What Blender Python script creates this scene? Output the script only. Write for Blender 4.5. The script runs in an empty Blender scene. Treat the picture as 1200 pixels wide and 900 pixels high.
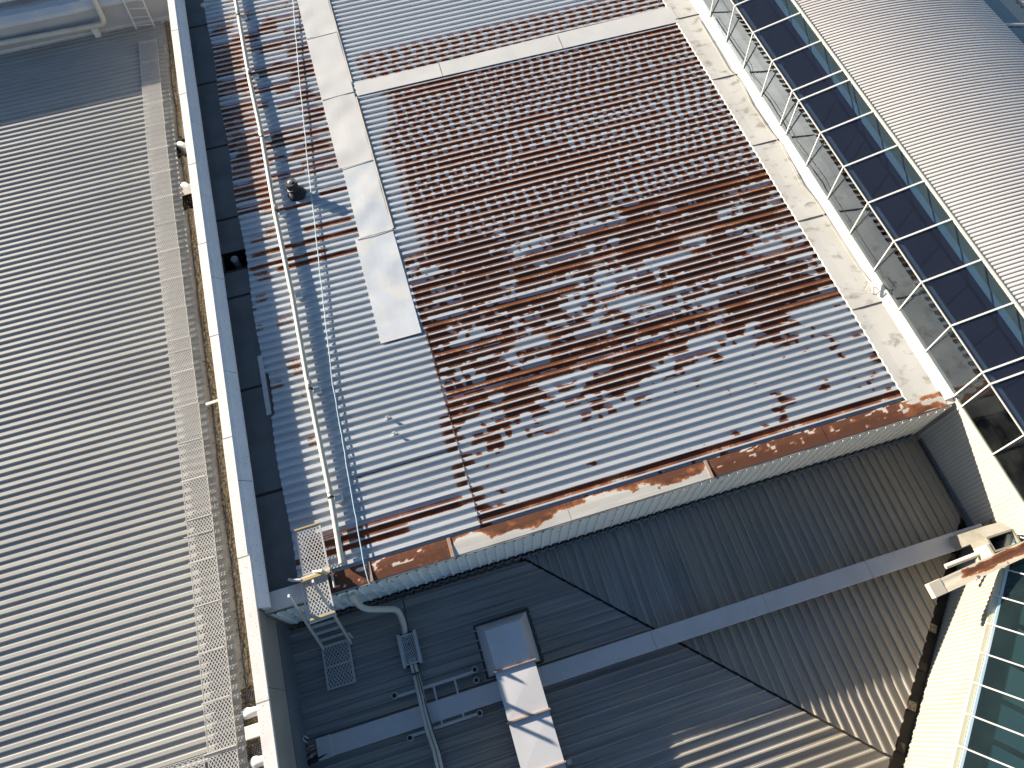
import bpy, math, random
import numpy as np
from mathutils import Vector, Matrix
random.seed(7); rng = np.random.default_rng(7)
S = bpy.context.scene; COL = S.collection
R = math.radians

# ------------------------------------------------------------------ camera
CAM_Z = 14.0
FPX = 825.0
_v = np.array([45-600, 450+1203, -FPX]); _v = _v/np.linalg.norm(_v)
_u = np.array([8110-600, 450+1660, -FPX]); _u = _u-(_u@_v)*_v; _u /= np.linalg.norm(_u)
ROT = np.array([_u, _v, np.cross(_u, _v)])          # camera axes -> world axes
cam_d = bpy.data.cameras.new('camera'); cam = bpy.data.objects.new('camera', cam_d); COL.objects.link(cam)
cam.matrix_world = Matrix.Translation((0, 0, CAM_Z)) @ Matrix([list(r) for r in ROT]).to_4x4()
cam_d.sensor_fit = 'HORIZONTAL'; cam_d.sensor_width = 36; cam_d.lens = FPX/1200*36
cam_d.clip_start = .1; cam_d.clip_end = 2000
S.camera = cam
S.render.resolution_x = 1024; S.render.resolution_y = 768

def at(x, y, z):
    """plan position of a point of the photograph lying at height z"""
    d = ROT @ np.array([x-600, 450-y, -FPX]); t = (z-CAM_Z)/d[2]
    return Vector((t*d[0], t*d[1], z))

# ------------------------------------------------------------------ light
SUN_DIR = Vector((-2.7, 2.55, 1.0)).normalized()     # towards the sun, north-west and low
el = math.asin(SUN_DIR.z); azi = math.atan2(SUN_DIR.x, SUN_DIR.y)
W = bpy.data.worlds.new('World'); S.world = W; W.use_nodes = True
wn = W.node_tree; bg = wn.nodes['Background']
sky = wn.nodes.new('ShaderNodeTexSky'); sky.sky_type = 'NISHITA'; sky.sun_disc = False
sky.sun_elevation = el; sky.sun_rotation = azi; sky.air_density = 1.0; sky.dust_density = 0.6; sky.ozone_density = 3.0
wn.links.new(sky.outputs[0], bg.inputs[0]); bg.inputs[1].default_value = 0.05
sd = bpy.data.lights.new('sun', 'SUN'); sd.energy = 5.0; sd.angle = R(0.5); sd.color = (1.0, .88, .73)
sun = bpy.data.objects.new('sun', sd); COL.objects.link(sun)
sun.rotation_euler = SUN_DIR.to_track_quat('Z', 'Y').to_euler()
S.view_settings.view_transform = 'Standard'; S.view_settings.look = 'None'
S.view_settings.exposure = 1.52; S.view_settings.gamma = 1.0; S.view_settings.use_curve_mapping = False
S.render.engine = 'CYCLES'

# ------------------------------------------------------------------ materials
class NT:
    def __init__(s, name):
        s.m = bpy.data.materials.new(name); s.m.use_nodes = True; s.t = s.m.node_tree
        s.b = s.t.nodes['Principled BSDF']; s.out = s.t.nodes['Material Output']
        s.tc = s.n('ShaderNodeTexCoord').outputs['Object']
        s.bumps = []
    def n(s, k, **kw):
        x = s.t.nodes.new(k)
        for a, b in kw.items(): setattr(x, a, b)
        return x
    def l(s, a, b): s.t.links.new(a, b)
    def map(s, scale=(1, 1, 1), rot=0, world=False):
        m = s.n('ShaderNodeMapping'); m.inputs['Scale'].default_value = scale; m.inputs['Rotation'].default_value = (0, 0, rot)
        s.l(s.tc, m.inputs[0]); return m.outputs[0]
    def noise(s, scale, detail=4, vec=None, rough=.55, dist=0):
        x = s.n('ShaderNodeTexNoise'); x.inputs['Scale'].default_value = scale; x.inputs['Detail'].default_value = detail
        x.inputs['Roughness'].default_value = rough; x.inputs['Distortion'].default_value = dist
        s.l(vec if vec is not None else s.tc, x.inputs['Vector']); return x.outputs['Fac']
    def ramp(s, fac, stops):
        r = s.n('ShaderNodeValToRGB'); e = r.color_ramp.elements
        e[0].position, e[0].color = stops[0][0], c4(stops[0][1]); e[1].position, e[1].color = stops[-1][0], c4(stops[-1][1])
        for p, c in stops[1:-1]:
            q = e.new(p); q.color = c4(c)
        s.l(fac, r.inputs[0]); return r.outputs[0]
    def mix(s, fac, a, b, mode='MIX'):
        x = s.n('ShaderNodeMix', data_type='RGBA', blend_type=mode)
        for sock, v in ((x.inputs[0], fac), (x.inputs[6], a), (x.inputs[7], b)):
            if isinstance(v, (int, float)): sock.default_value = v
            elif isinstance(v, tuple): sock.default_value = c4(v)
            else: s.l(v, sock)
        return x.outputs[2]
    def math(s, op, a, b=None):
        x = s.n('ShaderNodeMath', operation=op)
        for i, v in enumerate((a, b)):
            if v is None: continue
            if isinstance(v, (int, float)): x.inputs[i].default_value = v
            else: s.l(v, x.inputs[i])
        return x.outputs[0]
    def attr(s, name):
        x = s.n('ShaderNodeAttribute'); x.attribute_name = name; return x.outputs['Fac']
    def rand(s):
        return s.n('ShaderNodeObjectInfo').outputs['Random']
    def bump(s, h, strength=.3, dist=.01):
        x = s.n('ShaderNodeBump'); x.inputs['Strength'].default_value = strength; x.inputs['Distance'].default_value = dist
        s.l(h, x.inputs['Height']); s.l(x.outputs[0], s.b.inputs['Normal'])
    def done(s, col=None, rough=.6, metal=0., spec=.5):
        if col is not None:
            if isinstance(col, tuple): s.b.inputs['Base Color'].default_value = c4(col)
            else: s.l(col, s.b.inputs['Base Color'])
        if isinstance(rough, (int, float)): s.b.inputs['Roughness'].default_value = rough
        else: s.l(rough, s.b.inputs['Roughness'])
        s.b.inputs['Metallic'].default_value = metal
        s.b.inputs['Specular IOR Level'].default_value = spec
        return s.m
def c4(c): return (c[0], c[1], c[2], 1.0)

def speckle(n, base, dark, lo=.35, hi=.7, scale=3, amount=.6, vec=None):
    f = n.noise(scale, 6, vec); r = n.ramp(f, [(lo, (0, 0, 0)), (hi, (1, 1, 1))])
    return n.mix(n.math('MULTIPLY', r, amount), base, dark)

RUST = [(0, (.46, .34, .22)), (.13, (.40, .175, .065)), (.42, (.27, .090, .034)), (.8, (.13, .040, .022)), (1, (.075, .026, .017))]  # rust tones; the darkest stops also paint in the shade of the pans
def rusty(name, clean, clean2, streak_axis='x', spec=.4, metal=0., rough=.45, fine=1.0):
    n = NT(name)
    st = (.5, 9, 1) if streak_axis == 'x' else (9, .5, 1)
    base = n.mix(n.ramp(n.noise(2.2, 5, n.map(st)), [(.3, (0, 0, 0)), (.75, (1, 1, 1))]), clean, clean2)
    base = n.mix(n.math('MULTIPLY', n.ramp(n.noise(38, 3), [(.55, (0, 0, 0)), (.75, (1, 1, 1))]), .25), base, (.30, .29, .27))
    rnd = n.math('ADD', n.math('MULTIPLY', n.rand(), .10), .95)
    x = n.n('ShaderNodeMix', data_type='RGBA', blend_type='MULTIPLY'); x.inputs[0].default_value = 1
    n.l(base, x.inputs[6]); cb = n.n('ShaderNodeCombineColor')
    for i in range(3): n.l(rnd, cb.inputs[i])
    n.l(cb.outputs[0], x.inputs[7]); base = x.outputs[2]
    a = n.attr('rust')
    nz = n.math('ADD', n.math('MULTIPLY', n.math('SUBTRACT', n.noise(24*fine, 5), .5), .62), n.math('MULTIPLY', n.math('SUBTRACT', n.noise(7*fine, 3), .5), .25))
    v = n.math('ADD', a, nz)
    mask = n.ramp(v, [(.44, (0, 0, 0)), (.54, (1, 1, 1))])
    deep = n.math('MULTIPLY', n.math('SUBTRACT', v, .42), 1.9)
    rc = n.ramp(deep, RUST)
    rc = n.mix(n.math('MULTIPLY', n.noise(60, 3), .4), rc, (.27, .12, .05))
    col = n.mix(mask, base, rc)
    r = n.mix(mask, (rough,)*3, (.9,)*3)
    n.bump(n.noise(70, 2), .12, .004)
    return n.done(col, r, metal, spec)

M = {}
M['galv'] = rusty('galvanised_steel', (.505, .535, .555), (.43, .46, .48))
M['galv_brown'] = rusty('galvanised_steel_grimy', (.52, .50, .46), (.38, .35, .31))
M['eave'] = rusty('painted_flashing', (0.612, 0.595, 0.544), (0.510, 0.484, 0.425), fine=.6, rough=.6)
M['eave_warm'] = rusty('warm_cream_flashing', (.74, .66, .52), (.60, .52, .38), fine=.8, rough=.6)
n = NT('weathered_beige_decking')
c = n.mix(n.ramp(n.noise(1.4, 6, n.map((.35, 3, 1))), [(.3, (0, 0, 0)), (.7, (1, 1, 1))]), (.395, .40, .365), (.335, .34, .33))
c = n.mix(n.math('MULTIPLY', n.ramp(n.noise(.8, 4), [(.5, (0, 0, 0)), (.75, (1, 1, 1))]), .35), c, (.27, .25, .22))
c = n.mix(n.math('MULTIPLY', n.ramp(n.noise(45, 3), [(.6, (0, 0, 0)), (.72, (1, 1, 1))]), .5), c, (.20, .19, .18))
c = n.mix(n.math('MULTIPLY', n.rand(), .45), c, (.25, .25, .25)); n.bump(n.noise(60, 2), .1, .004)
M['left'] = n.done(c, .55, 0, .35)
def dark_deck(name, rotv):
    n = NT(name)
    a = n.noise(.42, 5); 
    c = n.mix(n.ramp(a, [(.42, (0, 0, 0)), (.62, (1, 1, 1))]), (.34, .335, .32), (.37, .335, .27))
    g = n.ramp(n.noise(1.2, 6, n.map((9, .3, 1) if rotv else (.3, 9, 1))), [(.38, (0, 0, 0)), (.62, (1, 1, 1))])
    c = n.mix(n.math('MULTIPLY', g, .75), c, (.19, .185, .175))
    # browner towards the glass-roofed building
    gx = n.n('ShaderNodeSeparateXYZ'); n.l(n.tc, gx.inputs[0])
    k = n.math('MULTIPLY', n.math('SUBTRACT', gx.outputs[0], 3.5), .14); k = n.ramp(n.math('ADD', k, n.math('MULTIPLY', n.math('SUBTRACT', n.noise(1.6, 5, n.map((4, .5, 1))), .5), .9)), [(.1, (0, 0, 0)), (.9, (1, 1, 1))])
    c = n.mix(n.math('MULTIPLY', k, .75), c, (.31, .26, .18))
    c = n.mix(n.ramp(n.noise(26, 2), [(.735, (0, 0, 0)), (.76, (1, 1, 1))]), c, (.38, .40, .42))
    c = n.mix(n.math('MULTIPLY', n.rand(), .3), c, (.17, .175, .18))
    n.bump(n.noise(50, 2), .12, .004)
    return n.done(c, .6, 0, .3)
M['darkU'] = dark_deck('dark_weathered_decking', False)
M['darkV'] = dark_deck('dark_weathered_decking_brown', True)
def paint(name, a, b, scale=2, amt=.6, rough=.5, spec=.4, fleck=None, lo=.4, hi=.75, bump=.08):
    n = NT(name); c = speckle(n, a, b, lo, hi, scale, amt)
    if fleck: c = n.mix(n.ramp(n.noise(30, 3), [(.62, (0, 0, 0)), (.7, (1, 1, 1))]), c, fleck)
    c = n.mix(n.math('MULTIPLY', n.rand(), .12), c, b)
    n.bump(n.noise(40, 3), bump, .004); return n.done(c, rough, 0, spec)
M['white_flash'] = paint('off_white_flashing', (.60, .60, .58), (.53, .525, .50), 1.3, .7, .55)
M['blue_flash'] = paint('bluish_galvanised_flashing', (0.510, 0.552, 0.595), (0.629, 0.629, 0.595), 1.6, .8, .5, lo=.45, hi=.62)
n = NT('stained_cream_gutter')
c = speckle(n, (.60, .59, .55), (.53, .51, .46), .4, .7, .9, .8)
st = n.ramp(n.noise(2.4, 7, n.map((1, 1.5, 1)), .62, .25), [(.54, (0, 0, 0)), (.68, (1, 1, 1))])
c = n.mix(n.math('MULTIPLY', st, .8), c, (.24, .22, .18)); n.bump(n.noise(30, 3), .06, .004)
M['gutter_cream'] = n.done(c, .5)
M['kerb'] = paint('cream_white_kerb', (.62, .60, .55), (.56, .54, .47), 3, .5)
M['coping'] = paint('off_white_coping', (.70, .68, .65), (.58, .55, .51), 2.2, .6, .6, fleck=(.36, .31, .26))
M['parapet_face'] = paint('pale_grey_parapet_cladding', (.80, .80, .80), (.66, .67, .68), 1.8, .8, .6, fleck=(.34, .35, .35))
M['parapet_low'] = paint('olive_grey_parapet_cladding', (0.312, 0.299, 0.260), (0.221, 0.215, 0.195), 1.0, .9, .7)
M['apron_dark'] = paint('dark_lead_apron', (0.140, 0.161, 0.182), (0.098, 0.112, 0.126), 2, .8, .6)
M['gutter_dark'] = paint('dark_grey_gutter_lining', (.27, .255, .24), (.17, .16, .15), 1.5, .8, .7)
M['gutter_pale'] = paint('pale_zinc_gutter_floor', (.62, .60, .56), (.38, .33, .25), 1.6, .9, .6)
n = NT('dry_leaf_debris')
c = n.ramp(n.noise(16, 6), [(.3, (.085, .07, .05)), (.5, (.25, .205, .135)), (.7, (.42, .37, .27))]); n.bump(n.noise(45, 4), .8, .03)
M['debris'] = n.done(c, .95, 0, .1)
M['cream_pipe'] = paint('cream_pvc_pipe', (0.629, 0.595, 0.510), (0.510, 0.468, 0.357), 3, .7, .5, fleck=(.35, .3, .2))
M['tan'] = paint('dusty_tan_trim', (0.425, 0.391, 0.323), (0.306, 0.272, 0.212), 5, .8, .7)
M['pvc'] = paint('white_pvc', (0.697, 0.689, 0.663), (0.629, 0.612, 0.570), 4, .5, .4)
M['cable'] = paint('pale_blue_cable', (.42, .60, .68), (.60, .70, .74), 1, .9, .5)
M['cable_dark'] = paint('dark_cable', (.03, .05, .06), (.05, .06, .06), 1, .5, .5)
M['cable_red'] = paint('copper_coloured_wires', (.40, .22, .15), (.5, .35, .25), 9, .5, .5)
M['black'] = paint('black_rubber', (.014, .014, .015), (.024, .024, .024), 6, .5, .7)
M['rubber_band'] = paint('dark_seam', (.05, .045, .04), (.1, .08, .06), 5, .5, .8)
M['mesh'] = paint('galvanised_mesh_steel',  (0.493, 0.493, 0.484), (0.383, 0.374, 0.357), 8, .6, .45, .5)
M['alu'] = paint('aluminium_rail', (0.589, 0.580, 0.551), (0.456, 0.437, 0.399), 5, .6, .4, .5)
M['ochre'] = paint('ochre_edge_strip', (.50, .36, .14), (.38, .28, .14), 8, .6, .6)
M['beam'] = paint('grey_galvanised_cover', (.50, .495, .49), (.40, .395, .39), 1.4, .8, .45, .5, fleck=(.6, .6, .6))
M['duct'] = paint('galvanised_duct_sheet', (0.532, 0.541, 0.551), (0.437, 0.446, 0.456), 1.4, .8, .45, .5)
M['duct_lip'] = paint('rusty_duct_flange', (.33, .21, .15), (.40, .33, .28), 20, .9, .8)
M['sealant'] = paint('black_bitumen_sealant', (0.036, 0.038, 0.042), (0.072, 0.072, 0.074), 9, .8, .8)
M['frame_white'] = paint('white_powder_coated_frame', (0.714, 0.697, 0.654), (0.637, 0.612, 0.561), 5, .4, .4)
M['frame_lime'] = paint('cream_yellow_trim', (0.624, 0.600, 0.448), (0.528, 0.496, 0.336), 3, .6, .5)
M['frame_grey'] = paint('thin_grey_glazing_bead', (.42, .42, .38), (.3, .3, .27), 5, .5, .5)
M['clad_cream'] = paint('cream_corrugated_cladding', (.50, .46, .375), (.42, .38, .31), 1.2, .7, .6)
M['clad_bright'] = paint('ivory_corrugated_cladding', (.335, .31, .245), (.26, .235, .18), 1.4, .9, .6)
n = NT('peeling_pale_cladding')
gx = n.n('ShaderNodeSeparateXYZ'); n.l(n.tc, gx.inputs[0])
k = n.ramp(n.math('MULTIPLY', n.math('ADD', gx.outputs[0], 0), .1), [(.05, (.74, .80, .80)), (.75, (.78, .74, .65))])
pe = n.ramp(n.math('ADD', n.noise(7.0, 2, n.map((1, 3, 1)), .5, .2), n.math('MULTIPLY', n.math('SUBTRACT', 3.0, gx.outputs[0]), .006)), [(.70, (0, 0, 0)), (.715, (1, 1, 1))])
c = n.mix(pe, k, (.13, .165, .19)); n.bump(n.noise(30, 3), .06, .004)
M['clad_peel'] = n.done(c, .6)
M['curved'] = paint('pale_warm_roof_sheet', (.62, .58, .53), (.55, .515, .475), .7, .8, .7, .2)
M['blue_roof'] = paint('pale_blue_roof_sheet', (.36, .47, .60), (.31, .41, .53), .7, .8, .5)
M['blackgutter'] = paint('black_valley_lining', (.016, .014, .012), (.05, .038, .025), 2.2, .9, .85)
M['int_dark'] = paint('dark_interior', (.042, .050, .078), (.040, .047, .072), .7, .8, .8)
M['int_wall'] = paint('grey_green_interior_wall', (.17, .19, .13), (.12, .14, .09), 1.0, .8, .8)
M['int_black'] = paint('darkened_inner_wall', (.018, .021, .036), (.016, .019, .030), .7, .8, .9, .1)  # shade painted into the colour: the atrium walls read as unlit
M['int_slate'] = paint('slate_blue_interior_trim', (.22, .32, .34), (.18, .26, .28), 1.0, .8, .8)
M['int_teal'] = paint('pale_teal_interior_panel', (.62, .72, .64), (.54, .64, .58), 1, .8, .7)
M['box_cream'] = paint('weathered_cream_steel', (.28, .265, .22), (.21, .195, .155), 4, .9, .6)
M['ground'] = paint('grey_asphalt_yard', (.10, .10, .10), (.06, .06, .06), .3, .8, .9)
M['concrete'] = paint('rendered_wall', (.42, .40, .37), (.30, .29, .27), .6, .8, .85)
def glass(name, tint, refl, fac, rough=.015, dirt=.08, film=0., fcol=(.35, .36, .36)):
    n = NT(name); t = n.t
    tr = n.n('ShaderNodeBsdfTransparent'); tr.inputs[0].default_value = c4(tint)
    gl = n.n('ShaderNodeBsdfGlossy'); gl.inputs['Color'].default_value = c4(refl); gl.inputs['Roughness'].default_value = rough
    df = n.n('ShaderNodeBsdfDiffuse'); df.inputs['Color'].default_value = c4(fcol)
    fr = n.n('ShaderNodeFresnel'); fr.inputs[0].default_value = 1.5
    a = n.n('ShaderNodeMixShader'); n.l(n.math('MULTIPLY', n.math('MINIMUM', n.math('ADD', fr.outputs[0], fac), 1.0), n.math('SUBTRACT', 1.0, n.n('ShaderNodeNewGeometry').outputs['Backfacing'])), a.inputs[0]); n.l(tr.outputs[0], a.inputs[1]); n.l(gl.outputs[0], a.inputs[2])
    b = n.n('ShaderNodeMixShader')
    d = n.ramp(n.noise(22, 4), [(.66, (0, 0, 0)), (.74, (1, 1, 1))]); d2 = n.ramp(n.noise(1.7, 5), [(.4, (0, 0, 0)), (.8, (1, 1, 1))])
    n.l(n.math('ADD', film, n.math('MULTIPLY', n.math('ADD', n.math('MULTIPLY', d, .5), d2), dirt)), b.inputs[0]); n.l(a.outputs[0], b.inputs[1]); n.l(df.outputs[0], b.inputs[2])
    bp = n.n('ShaderNodeBump'); bp.inputs['Strength'].default_value = .05; bp.inputs['Distance'].default_value = .01
    n.l(n.noise(2.5, 2), bp.inputs['Height']); n.l(bp.outputs[0], gl.inputs['Normal'])
    n.l(b.outputs[0], n.out.inputs[0]); return n.m
M['glass_top'] = glass('dark_navy_roof_glass', (.60, .68, .76), (.85, .9, 1), .0, .015, .02, .09, (.08, .09, .14))
M['glass_side'] = glass('mirror_tinted_wall_glass', (.55, .60, .60), (.74, .86, .98), .14, .01, .04)
M['glass_teal'] = glass('teal_roof_glass', (.62, .78, .78), (.8, .95, 1), .0, .02, .06, .08, (.08, .12, .12))

# ------------------------------------------------------------------ builders
def tag(o, label=None, cat=None, group=None, kind=None):
    if label: o['label'] = label
    if cat: o['category'] = cat
    if group: o['group'] = group
    if kind: o['kind'] = kind
    return o
def thing(name, label, cat, loc=(0, 0, 0), group=None, kind=None):
    o = bpy.data.objects.new(name, None); o.empty_display_size = .3; COL.objects.link(o); o.location = loc
    return tag(o, label, cat, group, kind)
def link(name, me, mat, parent=None, loc=None):
    o = bpy.data.objects.new(name, me); COL.objects.link(o)
    if mat and not me.materials: me.materials.append(M[mat] if isinstance(mat, str) else mat)
    if parent: o.parent = parent; o.matrix_parent_inverse = Matrix.Translation(-Vector(parent.location))
    if loc is not None: o.location = loc
    return o
class MB:
    def __init__(s): s.v = []; s.f = []; s.smooth = False
    def add(s, vs, fs):
        b = len(s.v); s.v += [tuple(v) for v in vs]; s.f += [tuple(i+b for i in f) for f in fs]; return s
    def box(s, x0, x1, y0, y1, z0, z1):
        return s.add([(x0,y0,z0),(x1,y0,z0),(x1,y1,z0),(x0,y1,z0),(x0,y0,z1),(x1,y0,z1),(x1,y1,z1),(x0,y1,z1)],
                     [(3,2,1,0),(4,5,6,7),(0,1,5,4),(1,2,6,5),(2,3,7,6),(3,0,4,7)])
    def hexa(s, p):   # 4 bottom + 4 top
        return s.add(p, [(3,2,1,0),(4,5,6,7),(0,1,5,4),(1,2,6,5),(2,3,7,6),(3,0,4,7)])
    def bar(s, a, b, w, h, up=(0, 0, 1)):
        a, b = Vector(a), Vector(b); d = (b-a).normalized(); u = Vector(up)
        if abs(d.dot(u)) > .95: u = Vector((0, 1, 0))
        sd_ = d.cross(u).normalized()*w/2; t = sd_.cross(d).normalized()*h/2
        return s.hexa([a-sd_-t, a+sd_-t, b+sd_-t, b-sd_-t, a-sd_+t, a+sd_+t, b+sd_+t, b-sd_+t])
    def tube(s, pts, r, seg=10, cap=True, bend=0):
        P = [Vector(p) for p in pts]
        if bend:
            Q = [P[0]]
            for i in range(1, len(P)-1):
                a = P[i]+(P[i-1]-P[i]).normalized()*bend; c = P[i]+(P[i+1]-P[i]).normalized()*bend
                for k in range(6):
                    t = k/5; Q.append((1-t)**2*a+2*t*(1-t)*P[i]+t*t*c)
            P = Q+[P[-1]]
        rr = r if isinstance(r, (list, tuple)) else [r]*len(P)
        if len(rr) != len(P): rr = list(np.interp(np.linspace(0, 1, len(P)), np.linspace(0, 1, len(rr)), rr))
        b = len(s.v); pv = None
        for i, p in enumerate(P):
            d = (P[min(i+1, len(P)-1)]-P[max(i-1, 0)]).normalized()
            if pv is None: pv = d.orthogonal().normalized()
            pv = (pv-d*pv.dot(d)).normalized(); q = d.cross(pv)
            for k in range(seg):
                a = 2*math.pi*k/seg; s.v.append(tuple(p+(pv*math.cos(a)+q*math.sin(a))*rr[i]))
        for i in range(len(P)-1):
            for k in range(seg):
                k2 = (k+1) % seg; s.f.append((b+i*seg+k, b+i*seg+k2, b+(i+1)*seg+k2, b+(i+1)*seg+k))
        if cap:
            s.f.append(tuple(b+k for k in range(seg))[::-1]); s.f.append(tuple(b+(len(P)-1)*seg+k for k in range(seg)))
        return s
    def build(s, name, mat, parent=None, smooth=False, bevel=0):
        me = bpy.data.meshes.new(name); me.from_pydata(s.v, [], s.f); me.update()
        if smooth:
            me.polygons.foreach_set('use_smooth', [True]*len(me.polygons))
            me.set_sharp_from_angle(angle=R(40))
        o = link(name, me, mat, parent)
        if bevel:
            m = o.modifiers.new('bevel', 'BEVEL'); m.width = bevel; m.segments = 2; m.limit_method = 'ANGLE'
        return o
def clone(o, parent=None, offset=(0, 0, 0)):
    c = o.copy(); COL.objects.link(c)
    if parent is not None: c.parent = parent; c.matrix_parent_inverse = Matrix.Translation(-Vector(parent.location))
    c.location = Vector(o.location)+Vector(offset)
    return c
def clone_thing(root, offset, label=None):
    c = root.copy(); COL.objects.link(c); c.location = Vector(root.location)+Vector(offset)
    if label: c['label'] = label
    for ch in root.children:
        k = ch.copy(); COL.objects.link(k); k.parent = c
        for g in ch.children:
            q = g.copy(); COL.objects.link(q); q.parent = k
    return c

def grid_mesh(name, V, mat, parent, rust=None, smooth=False):
    """V: (rows, cols, 3) array"""
    r, c, _ = V.shape; me = bpy.data.meshes.new(name)
    me.vertices.add(r*c); me.vertices.foreach_set('co', V.reshape(-1).astype(np.float32))
    i = np.arange(r*c).reshape(r, c)
    q = np.stack([i[:-1, :-1], i[:-1, 1:], i[1:, 1:], i[1:, :-1]], -1).reshape(-1)
    nq = len(q)//4; me.loops.add(len(q)); me.loops.foreach_set('vertex_index', q.astype(np.int32))
    me.polygons.add(nq); me.polygons.foreach_set('loop_start', np.arange(0, nq*4, 4, dtype=np.int32))
    me.polygons.foreach_set('loop_total', np.full(nq, 4, np.int32)); me.polygons.foreach_set('use_smooth', np.full(nq, smooth)); me.update(calc_edges=True); me.validate()
    if rust is not None:
        a = me.attributes.new('rust', 'FLOAT', 'POINT'); a.data.foreach_set('value', rust.reshape(-1).astype(np.float32))
    return link(name, me, mat, parent)

# rib profiles: (position across one pitch, height)
def profile(pitch, top, flank, h, z0=0.):
    """one rib whose top is centred at 0.5 pitch; heights below z0 (rib top)"""
    c = pitch/2
    return [(0, -h), (c-top/2-flank, -h), (c-top/2, 0), (c+top/2, 0), (c+top/2+flank, -h)]
def sheets(name, axis, start, nrib, per, pitch, prof, lo, hi, zf, mat, parent, step=1.5, rustf=None, lap=.006, names=None, jitter=.003):
    """ribbed sheets; ribs run along the other axis between lo(p) and hi(p); p = position across the ribs"""
    outs = []
    for s0 in range(0, nrib, per):
        pts = []
        for k in range(s0, min(s0+per, nrib)):
            for a, h in prof: pts.append((start+k*pitch+a, h, k, a))
        kend = min(s0+per, nrib)
        pts.append((start+kend*pitch-.0, prof[0][1], kend-1, pitch))
        jz = random.uniform(-jitter, jitter)
        P = np.array([p[0] for p in pts]); Hh = np.array([p[1] for p in pts])+jz; K = np.array([p[2] for p in pts]); A = np.array([p[3] for p in pts])
        L = np.array([lo(p) for p in P]); U = np.array([hi(p) for p in P])
        if U.max()-L.min() <= .05 or (U-L).max() <= .05: continue
        U = np.maximum(U, L+.001)
        n_ = max(2, int(math.ceil((U-L).max()/step))+1); t = np.linspace(0, 1, n_)
        along = L[:, None]+(U-L)[:, None]*t[None, :]; across = np.repeat(P[:, None], n_, 1)
        X, Y = (along, across) if axis == 'x' else (across, along)
        Z = zf(X, Y)+Hh[:, None]
        V = np.stack([X, Y, Z], -1)
        if axis == 'x': V = V            # rows across, cols along
        else: V = V[::-1]
        rust = None
        if rustf is not None:
            rust = rustf(X, Y, np.repeat(K[:, None], n_, 1), np.repeat(A[:, None], n_, 1)/pitch)
            if axis != 'x': rust = rust[::-1]
        o = grid_mesh(name, V[::-1] if axis == 'x' else V, mat, parent, None if rust is None else (rust[::-1] if axis == 'x' else rust))
        outs.append(o)
    return outs

# value noise for the rust maps
def hsh(i, j, s=0):
    h = (i.astype(np.int64)*374761393+j.astype(np.int64)*668265263+s*982451653) & 0xffffffff
    h = ((h ^ (h >> 13))*1274126177) & 0xffffffff
    return ((h ^ (h >> 16)) & 0xffff)/65535.0
def vn(x, y, s=0):
    xi, yi = np.floor(x), np.floor(y); fx, fy = x-xi, y-yi; fx = fx*fx*(3-2*fx); fy = fy*fy*(3-2*fy)
    a, b, c_, d = hsh(xi, yi, s), hsh(xi+1, yi, s), hsh(xi, yi+1, s), hsh(xi+1, yi+1, s)
    return (a*(1-fx)+b*fx)*(1-fy)+(c_*(1-fx)+d*fx)*fy
def sst(a, b, x): t = np.clip((x-a)/(b-a), 0, 1); return t*t*(3-2*t)
def bell(x, c, w): return np.exp(-((x-c)/w)**2)

ZL = -1.70      # left roof
Z0 = 0.0        # rib tops of the raised roof
def zdark(X, Y):
    return np.maximum(-1.53-.044*(X-.8), -9)
def zdl(X, Y): return -1.56-.044*(X-.8)
def zdr(X, Y): return -1.56-.044*(3.3-Y)
flat0 = lambda X, Y: np.zeros_like(X)
PITCH = .2
P_MAIN = profile(.2, .074, .018, .046)
P_RUST = [(0, -.045), (.046, -.045), (.062, 0), (.094, 0), (.100, 0), (.138, 0), (.154, -.045)]
P_DARK = profile(.2, .030, .008, .048)

# ------------------------------------------------------------------ ground
MB().box(-120, 120, -120, 120, -9.4, -9).build('ground', 'ground'); tag(bpy.data.objects['ground'], 'grey asphalt yard far below the roofs', 'ground', kind='structure')

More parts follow.
